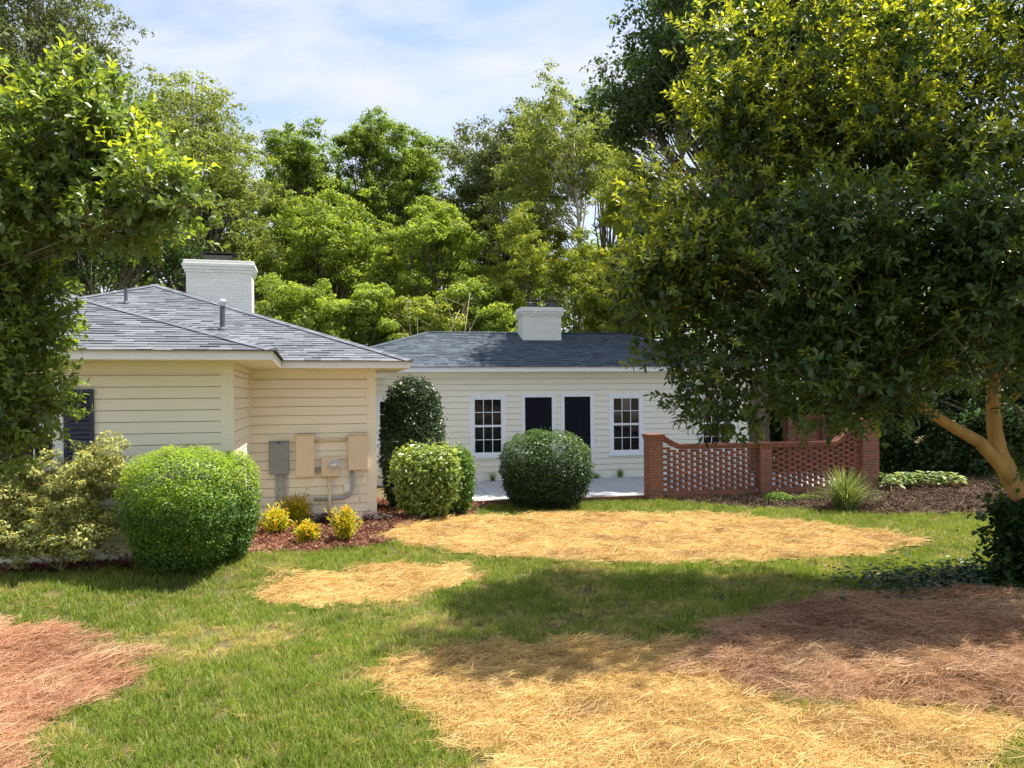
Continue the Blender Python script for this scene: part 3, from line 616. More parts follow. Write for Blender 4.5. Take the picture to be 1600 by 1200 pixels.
# splash block at the house corner
p = ground(592, 812); sb = MB(); sb.box((-.10, -.3, 0), (.10, .3, .03)); sb.box((-.12, -.3, .0), (-.1, .3, .08)); sb.box((.1, -.3, 0), (.12, .3, .08)); sb.box((-.12, .3, 0), (.12, .32, .08))
o = sb.obj('splash_block', M['whitepl'], None, .006); o.location = (p.x, p.y, p.z+.02); o.rotation_euler = (0, 0, R(40)); tag(o, 'pale concrete splash block at the cream house corner', 'splash block')

# ------------------------------------------------------------------ the long pale house behind the patio
TF = R(10.5); UF = Vector((math.cos(TF), math.sin(TF), 0)); DF = Vector((-math.sin(TF), math.cos(TF), 0)); O1 = Vector((0, 22.4, 0))
cottage = tag(empty('white_cottage', O1, TF), 'long low pale clapboard house with roof coloured as in shade behind the patio', 'house')
def onf(px, py, y=0): return loc_on(px, py, O1, UF, DF, y)
PZ = .18; XL, XR = -5.0, onf(1192, 680)[0]; FE = 3.19; FT2 = 3.34
MB().box((XL, .001, 0), (XR-.001, 6.5, FE)).obj('wall', M['core'], cottage)
wins = [(592, 637, 626, 711), (740, 785, 623, 708), (957, 1000, 621, 704), (1097, 1139, 619, 702)]
doors = [(820, 862, 621, 741), (881.6, 922, 620, 740)]
holes = []
for (a, b, t, bt) in wins:
    x0, z1 = onf(a, t); x1, z0 = onf(b, bt); holes.append((x0-.10-XL, x1+.10-XL, z0-.13, z1+.10))
dz = PZ+.14
for (a, b, t, bt) in doors:
    x0, z1 = onf(a, t); x1, _ = onf(b, t); holes.append((x0-.10-XL, x1+.10-XL, 0, z1+.10))
siding(cottage, M['siding_far'], (XL, 0), (1, 0), (0, -1), XR-XL-.12, PZ+.05, FE-.18, holes)
for (a, b, t, bt) in wins:
    x0, z1 = onf(a, t); x1, z0 = onf(b, bt); window(cottage, (0, 0), (1, 0), (0, -1), x0, x1, z0, z1, 3, 4, .10)
for (a, b, t, bt) in doors:
    x0, z1 = onf(a, t); x1, _ = onf(b, t); W, H = x1-x0, z1-dz
    dr = empty('door', (x0, 0, dz)); dr.parent = cottage
    f = MB(); f.box((-.1, -.036, -.12), (-.001, 0, H+.1)); f.box((W+.001, -.036, -.12), (W+.1, 0, H+.1)); f.box((-.0005, -.036, H+.001), (W+.0005, 0, H+.1)); f.obj('frame', M['trim_blue'], dr, .003)
    MB().box((0, -.012, 0), (W, -.001, H)).obj('leaf', M['door'], dr)
    for i in range(2):
        for (q0, q1) in ((.12, .42), (.47, .75), (.81, .94)):
            u0 = W*(.12+.42*i); MB().box((u0, -.020, H*q0), (u0+W*.34, -.0125, H*q1)).obj('panel', M['door'], dr, .006)
    MB().tube([(W*.9 if a < 850 else W*.1, -.012, H*.47), (W*.9 if a < 850 else W*.1, -.06, H*.47)], [.012, .028], 12).obj('knob', M['alu'], dr)
    MB().box((-.12, -.16, -.05), (W+.12, -.0, -.002)).obj('threshold', M['mortar'], dr, .006)
MB().box((XR-.12, -.028, PZ), (XR+.01, 0, FE-.001)).obj('corner_board', M['trim'], cottage)
MB().box((XR-.0005, -.027, PZ), (XR+.012, .12, FE-.001)).obj('corner_board', M['trim'], cottage)
MB().box((XL, -.024, FE-.18), (XR-.121, 0, FE-.0015)).obj('frieze_board', M['siding_far'], cottage)
MB().box((XL, -.03, PZ-.1), (XR-.121, 0, PZ+.049)).obj('skirt_board', M['trim'], cottage)
ov = .42; RP = .33; DEP = 6.5+2*ov; hr = DEP/2; ZR = FT2+RP*hr
rl, _ = onf(668, 520, hr-ov); ex0, ex1 = rl-hr, XR+ov; rr = ex1-hr
r2 = link('roof', MB().add([(ex0+.03,-ov+.03,FT2-.01),(ex1-.03,-ov+.03,FT2-.01),(ex1-.03,6.5+ov-.03,FT2-.01),(ex0+.03,6.5+ov-.03,FT2-.01),(rl,hr-ov,ZR-.014),(rr,hr-ov,ZR-.014)], [(0,1,5,4),(1,2,5),(2,3,4,5),(3,0,4),(0,3,2,1)]).mesh('roof'), M['shingle_shade'], cottage)
zz = FT2-RP*.04
shingles('shingles', M['shingle_shade'], (ex0-.04,-ov-.04,zz), (ex1+.04,-ov-.04,zz), (rl,hr-ov,ZR), (rr,hr-ov,ZR), r2, seed=8)
shingles('shingles', M['shingle_shade'], (ex0-.04,6.5+ov+.04,zz), (ex0-.04,-ov-.04,zz), (rl,hr-ov,ZR), (rl,hr-ov,ZR), r2, seed=9)
shingles('shingles', M['shingle_shade'], (ex1+.04,-ov-.04,zz), (ex1+.04,6.5+ov+.04,zz), (rr,hr-ov,ZR), (rr,hr-ov,ZR), r2, seed=10)
caps(M['shingle_shade'], (rl,hr-ov,ZR+.012), (rr,hr-ov,ZR+.012), r2); caps(M['shingle_shade'], (ex0-.04,-ov-.04,zz+.012), (rl,hr-ov,ZR+.012), r2)
MB().box((ex0,-ov-.02,FE), (ex1,-ov+.005,FT2-.014)).obj('fascia', M['trim_blue'], cottage, .003)
MB().box((ex1-.02,-ov+.006,FE+.001), (ex1+.004,6.5+ov,FT2-.014)).obj('fascia', M['trim_blue'], cottage, .003)
MB().box((ex0,-ov+.0055,FE+.002), (ex1-.021,.0,FE+.016)).obj('soffit', M['trim'], cottage)
cy_ = hr-ov-.55; cxx, ztop = onf(847, 479, cy_-.4); ch2 = chimney(r2, cxx, cy_, 1.22, .8, 4.0, ztop, 12)
for px in (832, 863):
    fx, _ = onf(px, 470, cy_-.1); fx -= cxx
    q = MB(); q.tube([(fx, -.05, ztop-.03), (fx, -.05, ztop+.14)], .15, 14); fl = q.obj('flue', M['vent'], ch2)
    q = MB(); q.tube([(fx, -.05, ztop+.21), (fx, -.05, ztop+.225), (fx, -.05, ztop+.26)], [.27, .27, .10], 16)
    for a_ in range(4): q.tube([(fx+.13*math.cos(a_*1.57+.8), -.05+.13*math.sin(a_*1.57+.8), ztop+.12), (fx+.16*math.cos(a_*1.57+.8), -.05+.16*math.sin(a_*1.57+.8), ztop+.22)], .01, 5)
    q.obj('flue_cap', M['black'], fl)

# ------------------------------------------------------------------ patio
pd = 4.25
pt = empty('patio', O1, TF); tag(pt, kind='structure')
xs = [-3.4, -1.2, 1.1, 3.4, 5.7, 8.2, 10.4]
for i in range(len(xs)-1):
    for j in range(2):
        MB().box((xs[i]+.004, -pd+.1+j*(pd-.1)/2+.004, -.1), (xs[i+1]-.004, -pd+.1+(j+1)*(pd-.1)/2-.004, PZ+rnd.uniform(-.004, .004))).obj('slab', M['concrete'], pt, .006)
eb = MB(); x = xs[0]
k = 0
while x < 3.2:
    for c in range(2):
        off = .1 if c else 0
        eb.box((x+off+.004, -pd-.0, PZ-.145+c*.07), (x+off+.2-.004, -pd+.095, PZ-.145+c*.07+.062), rnd.random())
    x += .2
eb_o = eb.obj('brick_edging', M['brick'], pt); eb_o['kind'] = 'stuff'
MB().box((xs[0], -pd+.012, -.1), (3.2, -pd+.098, PZ-.006)).obj('mortar', M['mortar'], pt)

# ------------------------------------------------------------------ brick lattice walls
BK = MB().box((-.099, -.048, 0), (.099, .048, .055), .5).mesh('brick', .004); BK.materials.append(M['brick'])
BKS = []
for i in range(8):
    b = BK.copy(); b.attributes['tone'].data.foreach_set('value', np.full(len(b.polygons), (i+.5)/8, np.float32)) if len(b.attributes['tone'].data) == len(b.polygons) else None
    BKS.append(b)
def lattice_wall(name, label, org, rz, length, prof, piers, single, ch=.0640, pitch=.288, z0=.0, mid=None):
    """prof(x) = underside of the coping; piers = [(x0, x1, top)]; single = bricks as parts"""
    w = tag(empty(name, org, rz), label, 'wall'); rest = MB(); mort = MB(); cnt = 0
    for (p0, p1, top) in piers:
        brick_box(rest, p0, p1, -.17, .17, z0-.1, top-.13, ch, .2, .010, int(p0*10)+3)
        mort.box((p0+.003, -.167, z0-.1), (p1-.003, .167, top-.13))
        for c, e in ((0, .02), (1, .04)):
            k = 3
            for i in range(k):
                s = (p1-p0+2*e)/k; rest.box((p0-e+i*s+.004, -.17-e, top-.13+c*.065+.003), (p0-e+(i+1)*s-.004, .17+e, top-.13+(c+1)*.065-.003))
        mort.box((p0+.0, -.165, top-.129), (p1-.0, .165, top-.008))
    z = z0-.06; row = 0; base_rows = 4
    while z < z0+2.2:
        solid = row < base_rows; x = -.2 if row % 2 else -.2+pitch/2
        if solid:
            x = -.1 if row % 2 else 0
            while x < length:
                if not any(p0-.05 < x+.1 < p1+.05 for p0, p1, _ in piers): rest.box((x+.004, -.05, z+.003), (x+.2-.004, .05, z+ch-.006))
                x += .2
        else:
            while x < length+.1:
                xc = x+.1
                if 0 < xc < length and not any(p0-.02 < xc < p1+.02 for p0, p1, _ in piers) and z+ch < prof(xc)+.01:
                    if single and cnt < 300:
                        b = link('brick', BKS[rnd.randrange(8)], None, w); b.location = (xc+rnd.uniform(-.003, .003), rnd.uniform(-.004, .004), z); b.rotation_euler = (0, 0, rnd.uniform(-.012, .012)); cnt += 1
                    else: rest.box((xc-.099, -.048, z), (xc+.099, .048, z+ch-.008))
                x += pitch
        z += ch; row += 1
    mort.box((.02, -.042, z0-.1), (length-.02, .042, z0-.06+base_rows*ch-.004))
    # coping: two lapped rows following the profile
    segs = [i*.2 for i in range(int(length/.2)+1)]
    for s in segs:
        x0, x1 = s+.003, min(s+.2, length)-.003; m_ = (x0+x1)/2
        if any(p0-.02 < m_ < p1+.02 for p0, p1, _ in piers): continue
        a, b = prof(x0), prof(x1)
        for c, ee in ((0, .10), (1, .125)):
            h0, h1 = .003+c*.062, .003+c*.062+.057
            rest.add([(x0,-ee,a+h0),(x1,-ee,b+h0),(x1,ee,b+h0),(x0,ee,a+h0),(x0,-ee,a+h1),(x1,-ee,b+h1),(x1,ee,b+h1),(x0,ee,a+h1)], [(0,3,2,1),(4,5,6,7),(0,1,5,4),(1,2,6,5),(2,3,7,6),(3,0,4,7)])
        mort.add([(x0-.003,-.09,a),(x1+.003,-.09,b),(x1+.003,.09,b),(x0-.003,.09,a),(x0-.003,-.09,a+.115),(x1+.003,-.09,b+.115),(x1+.003,.09,b+.115),(x0-.003,.09,a+.115)], [(0,3,2,1),(4,5,6,7),(0,1,5,4),(1,2,6,5),(2,3,7,6),(3,0,4,7)])
    o = rest.obj('bricks', M['brick'], w); o['kind'] = 'stuff'; mort.obj('mortar', M['mortar'], w); return w
bo = Vector((at(1010, 700, 18.55).x, 18.55, 0))
def along(px, org, rz, Yoff=0):
    a, b, c = ray(px, 700); u = Vector((math.cos(rz), math.sin(rz))); return (a*org.y-org.x)/(u.x-a*u.y)
Lw = along(1367, bo, TF); m0, m1 = along(1183, bo, TF), along(1201, bo, TF); k0, k1 = along(1304, bo, TF), along(1342, bo, TF); j0, j1 = along(1032, bo, TF), along(1057, bo, TF)
def prof(x):
    b = 1.365-.125
    if x < j1: return b+.24*max(0, min(1, (j1-x)/(j1-j0)))
    if x > k0: return b+.56*min(1, (x-k0)/(k1-k0))
    return b
lattice_wall('brick_lattice_wall', 'red brick lattice wall with piers at the patio edge', bo, TF, Lw, prof, [(0, j0, 1.61), (m0, m1, 1.372), (k1, Lw, 1.90)], True, z0=.08)
bo2 = Vector((at(1228, 700, 24.6).x, 24.6, 0)); L2 = along(1400, bo2, TF)
lattice_wall('brick_lattice_wall', 'farther red brick lattice wall at the back of the courtyard', bo2, TF, L2, lambda x: 1.87-.125, [(0, .25, 1.875), (along(1281, bo2, TF), along(1291, bo2, TF), 1.875), (L2-.3, L2, 1.875)], False, z0=.2, pitch=.22)

# ------------------------------------------------------------------ plants
def leaf_quads(P, Nn, size, asp, r, droop=0.0):
    """flat pointed leaf quads at P facing Nn"""
    n = len(P); Nn = Nn/np.linalg.norm(Nn, axis=1, keepdims=True); q = r.normal(size=(n, 3)); q[:, 2] -= droop
    T = q-Nn*(q*Nn).sum(1, keepdims=True); T /= np.linalg.norm(T, axis=1, keepdims=True)+1e-9; B = np.cross(Nn, T)
    L = (size*r.uniform(.65, 1.3, n))[:, None]; Wd = L*asp
    V = np.stack([P-T*L*.5, P+B*Wd*.5-T*L*.05+Nn*L*.06, P+T*L*.5, P-B*Wd*.5-T*L*.05+Nn*L*.06], 1).reshape(-1, 3)
    return V, np.arange(4*n).reshape(-1, 4)
def near_leaves(P, T, U, L, asp):
    """folded pointed leaves: P base, T along, U upper normal"""
    T = T/np.linalg.norm(T, axis=1, keepdims=True); B = np.cross(U, T); B /= np.linalg.norm(B, axis=1, keepdims=True)+1e-9; U = np.cross(T, B); L = L[:, None]; W = L*asp
    pts = [P, P+T*L*.30+B*W*.42+U*W*.18, P+T*L*.68+B*W*.40+U*W*.14, P+T*L-U*L*.06, P+T*L*.68-B*W*.40+U*W*.14, P+T*L*.30-B*W*.42+U*W*.18, P+T*L*.5]
    n = len(P); V = np.stack(pts, 1).reshape(-1, 3); b = (np.arange(n)*7)[:, None]
    return V, np.concatenate([b+np.array([[0, 6, 2, 1]]), b+np.array([[6, 3, 2, 2]])[:, :4]], 0)[:0], b
def near_mesh(name, P, T, U, L, asp, tone, young):
    V, _, b = near_leaves(P, T, U, L, asp)
    Q = np.concatenate([b+np.array([[0, 1, 2, 6]]), b+np.array([[0, 6, 4, 5]])], 0); Tr = np.concatenate([b+np.array([[6, 2, 3]]), b+np.array([[6, 3, 4]])], 0)
    return np_mesh(name, V, [Q, Tr], {'tone': np.tile(tone, 4), 'young': np.tile(young, 4)})
def rdirs(r, n):
    d = r.normal(size=(n, 3)); return d/np.linalg.norm(d, axis=1, keepdims=True)
def clumps_in(r, c, rad, n, size, inner=.3, low=-.75):
    out = []
    while len(out) < n:
        d = rdirs(r, 1)[0]
        if d[2] < low: continue
        q = (inner+(1-inner)*r.random()**.6)*.86; out.append((np.array(c)+d*np.array(rad)*q, np.array([1, 1, .8])*size*r.uniform(.65, 1.3)))
    return out
def foliage(name, cl, n, size, asp, mat, parent, seed, shell=.45, young_top=.0, up=.35, droop=0.0, tone_bias=0.0, boxy=0, fuzz=0.0):
    r = np.random.default_rng(seed); w = np.array([c[1][0]*c[1][1]+c[1][1]*c[1][2] for c in cl]); k = r.choice(len(cl), n, p=w/w.sum())
    C = np.array([c[0] for c in cl])[k]; S = np.array([c[1] for c in cl])[k]; d = rdirs(r, n)
    rr = 1-shell*r.random(n)**1.6; jit = 1+.16*np.sin(7*d[:, 0:1]+k[:, None])*np.cos(6*d[:, 1:2]+k[:, None]*1.7)
    ds = d/((np.abs(d)**boxy).sum(1)**(1/boxy))[:, None] if boxy else d
    if boxy: jit = 1+.035*np.sin(9*d[:, 0:1]+2)*np.cos(8*d[:, 1:2]+3*d[:, 2:3])+.03*np.sin(17*d[:, 2:3]+9*d[:, 0:1])
    P = C+ds*S*rr[:, None]*jit+r.normal(0, fuzz+1e-6, (n, 3))*(r.random((n, 1))**2)*1.6; Nn = d*.6+rdirs(r, n)*.62+np.array([0, 0, up+.12])
    V, Q = leaf_quads(P, Nn, size, asp, r, droop); ct = r.random(len(cl))
    tone = np.clip(ct[k]*.45+r.random(n)*.55+tone_bias, 0, 1); yo = np.clip((r.random(n) < young_top*np.clip(.35+d[:, 2], 0, 1)*1.2)*rr*r.uniform(.5, 1, n), 0, 1)  # bright leaf colour gathers upward: new growth plus painted sunlit tops
    return link(name, np_mesh(name, V, [Q], {'tone': tone, 'young': yo}), mat, parent)
def subdivide(cl, r, k=7, frac=.42, loose=.16):
    """each clump becomes smaller tufts on its surface, plus a thin loose veil"""
    out = []
    for c, sz in cl:
        for d in rdirs(r, k):
            if d[2] < -.5 and r.random() < .5: d = -d
            out.append((c+d*sz*r.uniform(.45, 1.3), sz*frac*r.uniform(.7, 1.35)*np.array([1, 1, .75])))
    return out
def limbs(parent, base, cl, trunk_r, mat, seed, fork=.45, n=None, name='trunk', bend=.25, top=None):
    """trunk and limbs reaching the clumps of the crown"""
    r = random.Random(seed); mb = MB(); base = Vector(base); cc = sorted([Vector(c[0]) for c in cl], key=lambda p: -p.z)
    top = Vector(top) if top is not None else base.lerp(Vector(cc[0]), .9); pts = [base+Vector((0, 0, -.2))]
    for i in range(1, 7):
        t = i/6; pts.append(base.lerp(top, t)+Vector((r.uniform(-1, 1), r.uniform(-1, 1), 0))*bend*t*(1-t)*2)
    mb.tube(pts, [trunk_r*1.35]+[trunk_r*(1-.82*i/6) for i in range(1, 7)], 9)
    for p in (cc if n is None else r.sample(cc, min(n, len(cc)))):
        t = max(.12, min(.9, fork*((p.z-base.z)/max(.5, top.z-base.z))+r.uniform(-.05, .15))); k = t*6; i = min(5, int(k)); s = pts[i].lerp(pts[i+1], k-i)
        m1_ = s.lerp(p, .35)+Vector((r.uniform(-.2, .2), r.uniform(-.2, .2), r.uniform(0, .35)))*(p-s).length*.25; m2_ = s.lerp(p, .7)+Vector((r.uniform(-.2, .2), r.uniform(-.2, .2), r.uniform(0, .3)))*(p-s).length*.2
        rr = min(.07, trunk_r*(1-.82*t)*r.uniform(.3, .5)); mb.tube([s, m1_, m2_, p], [rr, rr*.7, rr*.45, rr*.18], 6)
        for q in range(3):
            e_ = p+Vector((r.uniform(-1, 1), r.uniform(-1, 1), r.uniform(-.3, .9))).normalized()*r.uniform(.4, .9)*min(1.0, (p-s).length*.2); mb.tube([m2_, (m2_+e_)/2+Vector((0, 0, .05)), e_], [rr*.35, rr*.22, rr*.08], 5)
    return mb.obj(name, mat, parent, smooth=True)
def far_tree(name, label, px, Ytree, crowns, lm, n, seed, leaf=.17, trunk=.16, bark='bark', young=.12, csize=.95, nclump=26, group='trees behind the houses', inner=.25, up=.35, asp=.55, fork=.45):
    """crowns: list of (px, py, rx_px, ry_px, depth_m) ellipses of the crown, at the tree's own distance"""
    r = np.random.default_rng(seed); p = at(px, 620, Ytree); bz = gz(p.x, p.y); o = tag(empty(name, (0, 0, 0)), label, 'tree', group); cl = []; s = Ytree/F
    for (cx, cy, rx, ry, dep) in crowns:
        c = at(cx, cy, Ytree); cl += clumps_in(r, c, (rx*s, dep, ry*s), max(5, int(1.5*nclump*(rx*ry)/12000)+4), csize, inner)
    o.location = (p.x, p.y, bz); sh = np.array([p.x, p.y, bz]); cl = [(c-sh, q) for c, q in cl]
    fine = subdivide(cl, r, 11, .36)
    foliage('crown', fine, int(n*1.6), leaf*.84, asp, LM[lm], o, seed, shell=.85, young_top=young, up=up); limbs(o, (0, 0, 0), cl, trunk, M[bark], seed, fork=fork); return o
far_tree('oak_tree', 'tall grey green oak reaching out of the picture at upper left', 60, 36, [(70, 60, 150, 140, 4), (30, 230, 140, 110, 4), (-120, 120, 160, 200, 4)], 'greyoak', 46000, 11, .19, .3, csize=1.25, nclump=22)
far_tree('broadleaf_tree', 'olive green tree with sparse twiggy top behind the left chimney', 300, 31, [(300, 210, 105, 95, 3.2), (330, 330, 110, 120, 3.2), (230, 300, 80, 110, 3), (400, 420, 60, 70, 2.5)], 'oliveoak', 42000, 12, .15, .22, csize=.95, young=.25)
far_tree('broadleaf_tree', 'dark green evergreen tree just behind the ridge of the cream house', 200, 27, [(190, 400, 120, 70, 2.5), (90, 400, 90, 90, 2.5)], 'deep', 16000, 13, .15, .2, csize=.8)
far_tree('poplar_tree', 'slender bright green tree left of the twin pointed crowns', 460, 35, [(465, 290, 58, 110, 2.6), (450, 400, 70, 80, 2.6)], 'mid', 22000, 14, .16, .2, csize=.8, young=.22)
far_tree('poplar_tree', 'tallest bright green tree with twin pointed crown in the middle', 590, 36, [(575, 250, 48, 85, 2.4), (640, 280, 40, 75, 2.4), (590, 370, 90, 100, 3)], 'mid', 34000, 15, .16, .22, csize=.8, young=.2)
far_tree('poplar_tree', 'thin airy young tree at the edge of the sky gap', 655, 37, [(657, 265, 24, 65, 1.4), (660, 350, 36, 60, 1.6)], 'mid', 5500, 16, .15, .1, csize=.6, nclump=40)
far_tree('broadleaf_tree', 'fresh green leafy tree standing left of the pale sky notch', 520, 32, [(500, 380, 90, 80, 3), (560, 430, 100, 70, 3), (440, 440, 60, 60, 2.5)], 'fresh', 30000, 17, .15, .2, csize=.85, young=.3)
far_tree('broadleaf_tree', 'sunlit fresh green tree above the left end of the far roof', 690, 31, [(680, 390, 75, 75, 2.6), (650, 450, 90, 50, 2.6)], 'fresh', 24000, 18, .15, .18, csize=.8, young=.35)
far_tree('oak_tree', 'dark grey green oak right of the sky gap', 780, 40, [(770, 270, 70, 80, 3.2), (745, 360, 50, 90, 3), (800, 420, 80, 80, 3), (830, 240, 60, 70, 3)], 'greyoak', 36000, 19, .19, .28, csize=1.15, young=.05)
far_tree('birch_tree', 'tall airy tree with slim pale forked stems behind the far chimney', 915, 33, [(870, 215, 80, 80, 3), (840, 320, 70, 80, 2.6), (920, 270, 45, 90, 2.5)], 'oliveoak', 21000, 20, .15, .14, 'bark_pale', csize=.85, young=.35, fork=.75)
far_tree('birch_tree', 'bare pale stemmed sapling left of the airy forked tree', 880, 32, [(850, 380, 30, 50, 1.2)], 'oliveoak', 3000, 21, .14, .06, 'bark_pale', csize=.5, fork=.8)
far_tree('beech_tree', 'broad dark green tree rising behind the courtyard at upper right', 1180, 24, [(1070, 70, 105, 150, 4.2), (1190, -20, 150, 220, 4.5), (1030, 170, 70, 85, 3), (1330, 40, 200, 240, 4.5)], 'deep', 70000, 22, .19, .34, csize=1.15, nclump=20, young=.25)
far_tree('oak_tree', 'dark oak crown between the airy tree and the broad dark tree', 960, 42, [(950, 200, 40, 80, 2.5), (985, 330, 50, 110, 2.5)], 'greyoak', 14000, 23, .19, .22, csize=1.0)
far_tree('broadleaf_tree', 'mid green tree filling the gap behind the poplars', 520, 43, [(480, 330, 90, 90, 3), (600, 350, 110, 110, 3), (680, 420, 70, 70, 3)], 'mid', 30000, 33, .2, .25, csize=1.3, young=.1)
far_tree('bamboo_thicket', 'tall yellow green bamboo clump beside the evergreen tree', 1000, 28, [(1000, 320, 60, 75, 1.8), (985, 420, 70, 70, 1.8), (1010, 480, 60, 60, 1.8)], 'bamboo', 24000, 24, .17, .06, csize=.7, young=.35, up=.1, asp=.3)
far_tree('bamboo_thicket', 'yellow green bamboo behind the right side of the far chimney', 905, 30.5, [(905, 440, 55, 80, 1.6), (945, 470, 50, 60, 1.6)], 'bamboo', 15000, 25, .16, .05, csize=.65, young=.3, up=.1, asp=.3)
far_tree('bamboo_thicket', 'green bamboo behind the left side of the far chimney', 810, 30.5, [(815, 400, 45, 90, 1.6), (790, 460, 50, 50, 1.6)], 'bamboo', 12000, 26, .16, .05, csize=.65, young=.12, up=.1, asp=.3)
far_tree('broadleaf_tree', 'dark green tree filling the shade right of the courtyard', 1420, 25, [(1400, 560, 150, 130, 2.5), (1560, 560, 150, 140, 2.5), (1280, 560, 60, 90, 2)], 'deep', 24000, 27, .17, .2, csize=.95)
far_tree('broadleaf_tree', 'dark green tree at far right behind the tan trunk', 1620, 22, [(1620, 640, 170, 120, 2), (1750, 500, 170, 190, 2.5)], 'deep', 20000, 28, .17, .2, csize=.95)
def distant_wood():
    r = np.random.default_rng(29); cl = []
    for X in np.arange(-40, 46, 2.6):
        Yw = 52+r.uniform(-3, 5); h = r.uniform(12.5, 16.5)
        cl += clumps_in(r, (X+r.uniform(-1, 1), Yw, h*.52), (2.6, 2.2, h*.52), 12, 1.5, .3)
    o = foliage('distant_wood', subdivide(cl, r, 6, .5), 90000, .34, .6, LM['mid'], None, 29, shell=.85, young_top=.1)
    tag(o, 'distant green wood behind all the nearer trees', 'wood', kind='stuff')
distant_wood()
# shrubs behind the houses
def bush(name, label, px, Yb, parts, lm, n, leaf, seed, group=None, young=.2, csize=None, nclump=10, asp=.55, shell=.5, twig='twig', up=.35, cat='shrub', dome=False, tone_bias=0.0, droop=0.0, fuzz=0.0):
    """parts: (px, py, rx_px, ry_px, depth_m); dome=True clips the plant to smooth sheared masses"""
    r = np.random.default_rng(seed); p = at(px, 700, Yb); bz = gz(p.x, p.y); s = Yb/F; o = tag(empty(name, (p.x, p.y, bz)), label, cat, group); sh = np.array([p.x, p.y, bz]); cl = []
    for (cx, cy, rx, ry, dep) in parts:
        c = np.array(at(cx, cy, Yb)); rad = np.array([rx*s, dep, ry*s])
        if dome: cl.append((c-sh, rad))
        else: cl += [(q-sh, w_) for q, w_ in clumps_in(r, c, rad, nclump, csize or rad.min()*.5, .35)]
    fol = cl if dome else subdivide(cl, r, 6, .5)
    foliage('crown', fol, n, leaf, asp, LM[lm], o, seed, shell=shell, young_top=young, up=up, tone_bias=tone_bias, droop=droop, boxy=2.5 if dome else 0, fuzz=fuzz)
    lc = cl if not dome else clumps_in(r, cl[0][0], cl[0][1]*.8, 12, .1, .3)
    limbs(o, (0, 0, -.02), lc, .035, M[twig], seed, name='stems', n=min(14, len(lc)), fork=.15, top=(0, 0, max(.3, max(c[0][2] for c in lc)*.6))); return o
for i, (px, Yb, parts, lm, lab) in enumerate([
   (450, 27, [(440, 470, 60, 45, 1.4), (500, 500, 50, 40, 1.4)], 'fresh', 'leafy green shrub behind the right hip of the cream roof'),
   (560, 28, [(560, 490, 60, 45, 1.4)], 'fresh', 'bushy green shrub between the two roofs'),
   (640, 28.5, [(630, 500, 45, 35, 1.3), (680, 495, 40, 35, 1.3)], 'bamboo', 'yellowish shrub tangled with dry branches behind the roof end'),
   (740, 29, [(735, 480, 50, 45, 1.4), (770, 500, 40, 30, 1.2)], 'fresh', 'green shrub just left of the far chimney'),
   (960, 29.5, [(960, 490, 50, 45, 1.4)], 'bamboo', 'yellow green shrub right of the far chimney')]):
    parts = parts+[(q[0], q[1]+45, q[2]*1.2, 50, q[4]) for q in parts]
    bush('understory_shrub', lab, px, Yb, parts, lm, 20000, .12, 200+i, 'shrubs showing above the roofs', .3, .55, 9)
for i, (px, Yb, parts, lab) in enumerate([
   (1395, 23.5, [(1395, 690, 50, 75, .8), (1400, 740, 55, 30, .8)], 'dark leafy shrub right behind the brick end pier'),
   (1475, 23.0, [(1480, 680, 60, 80, .9), (1480, 735, 62, 30, .8)], 'dark leafy shrub behind the pale edged plants'),
   (1570, 22.0, [(1570, 680, 70, 85, .9), (1570, 740, 72, 35, .8)], 'dark leafy shrub behind the tan forked trunk'),
   (1520, 26.5, [(1510, 660, 80, 80, .9), (1500, 715, 90, 40, .9)], 'dark leafy shrub farther back behind the tan limb'),
   (1680, 21.0, [(1680, 690, 80, 90, .9), (1680, 750, 80, 40, .8)], 'dark leafy shrub at the far right edge'),
   (1215, 27.0, [(1212, 640, 30, 60, .8), (1212, 690, 32, 40, .8)], 'dark leafy shrub between the far house corner and the back brick wall'),
   (1290, 28.0, [(1290, 620, 60, 70, .8)], 'dark leafy shrub behind the back brick wall')]):
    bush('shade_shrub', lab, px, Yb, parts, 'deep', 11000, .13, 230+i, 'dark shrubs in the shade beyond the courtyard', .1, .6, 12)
def tangle():
    mb = MB(); r = random.Random(5); p = at(690, 520, 28); o = tag(empty('dead_branches', (p.x, p.y, gz(p.x, p.y))), 'tangle of dry tan branches above the roof end', 'branches')
    for i in range(46):
        a = Vector((r.uniform(-1.6, 1.2), r.uniform(-.6, .6), 0)); q = at(690+r.uniform(-75, 60), 505+r.uniform(-45, 20), 28)-p+Vector((0, r.uniform(-.6, .6), p.z-gz(p.x, p.y))); m_ = (a+q)/2+Vector((r.uniform(-.7, .7), r.uniform(-.4, .4), r.uniform(.2, 1.2)))
        mb.tube([a, m_, q, q+Vector((r.uniform(-.7, .7), r.uniform(-.3, .3), r.uniform(-.5, .25)))], [.022, .016, .011, .005], 5)
    mb.obj('branch', M['tan_twig'], o, smooth=True)
tangle()

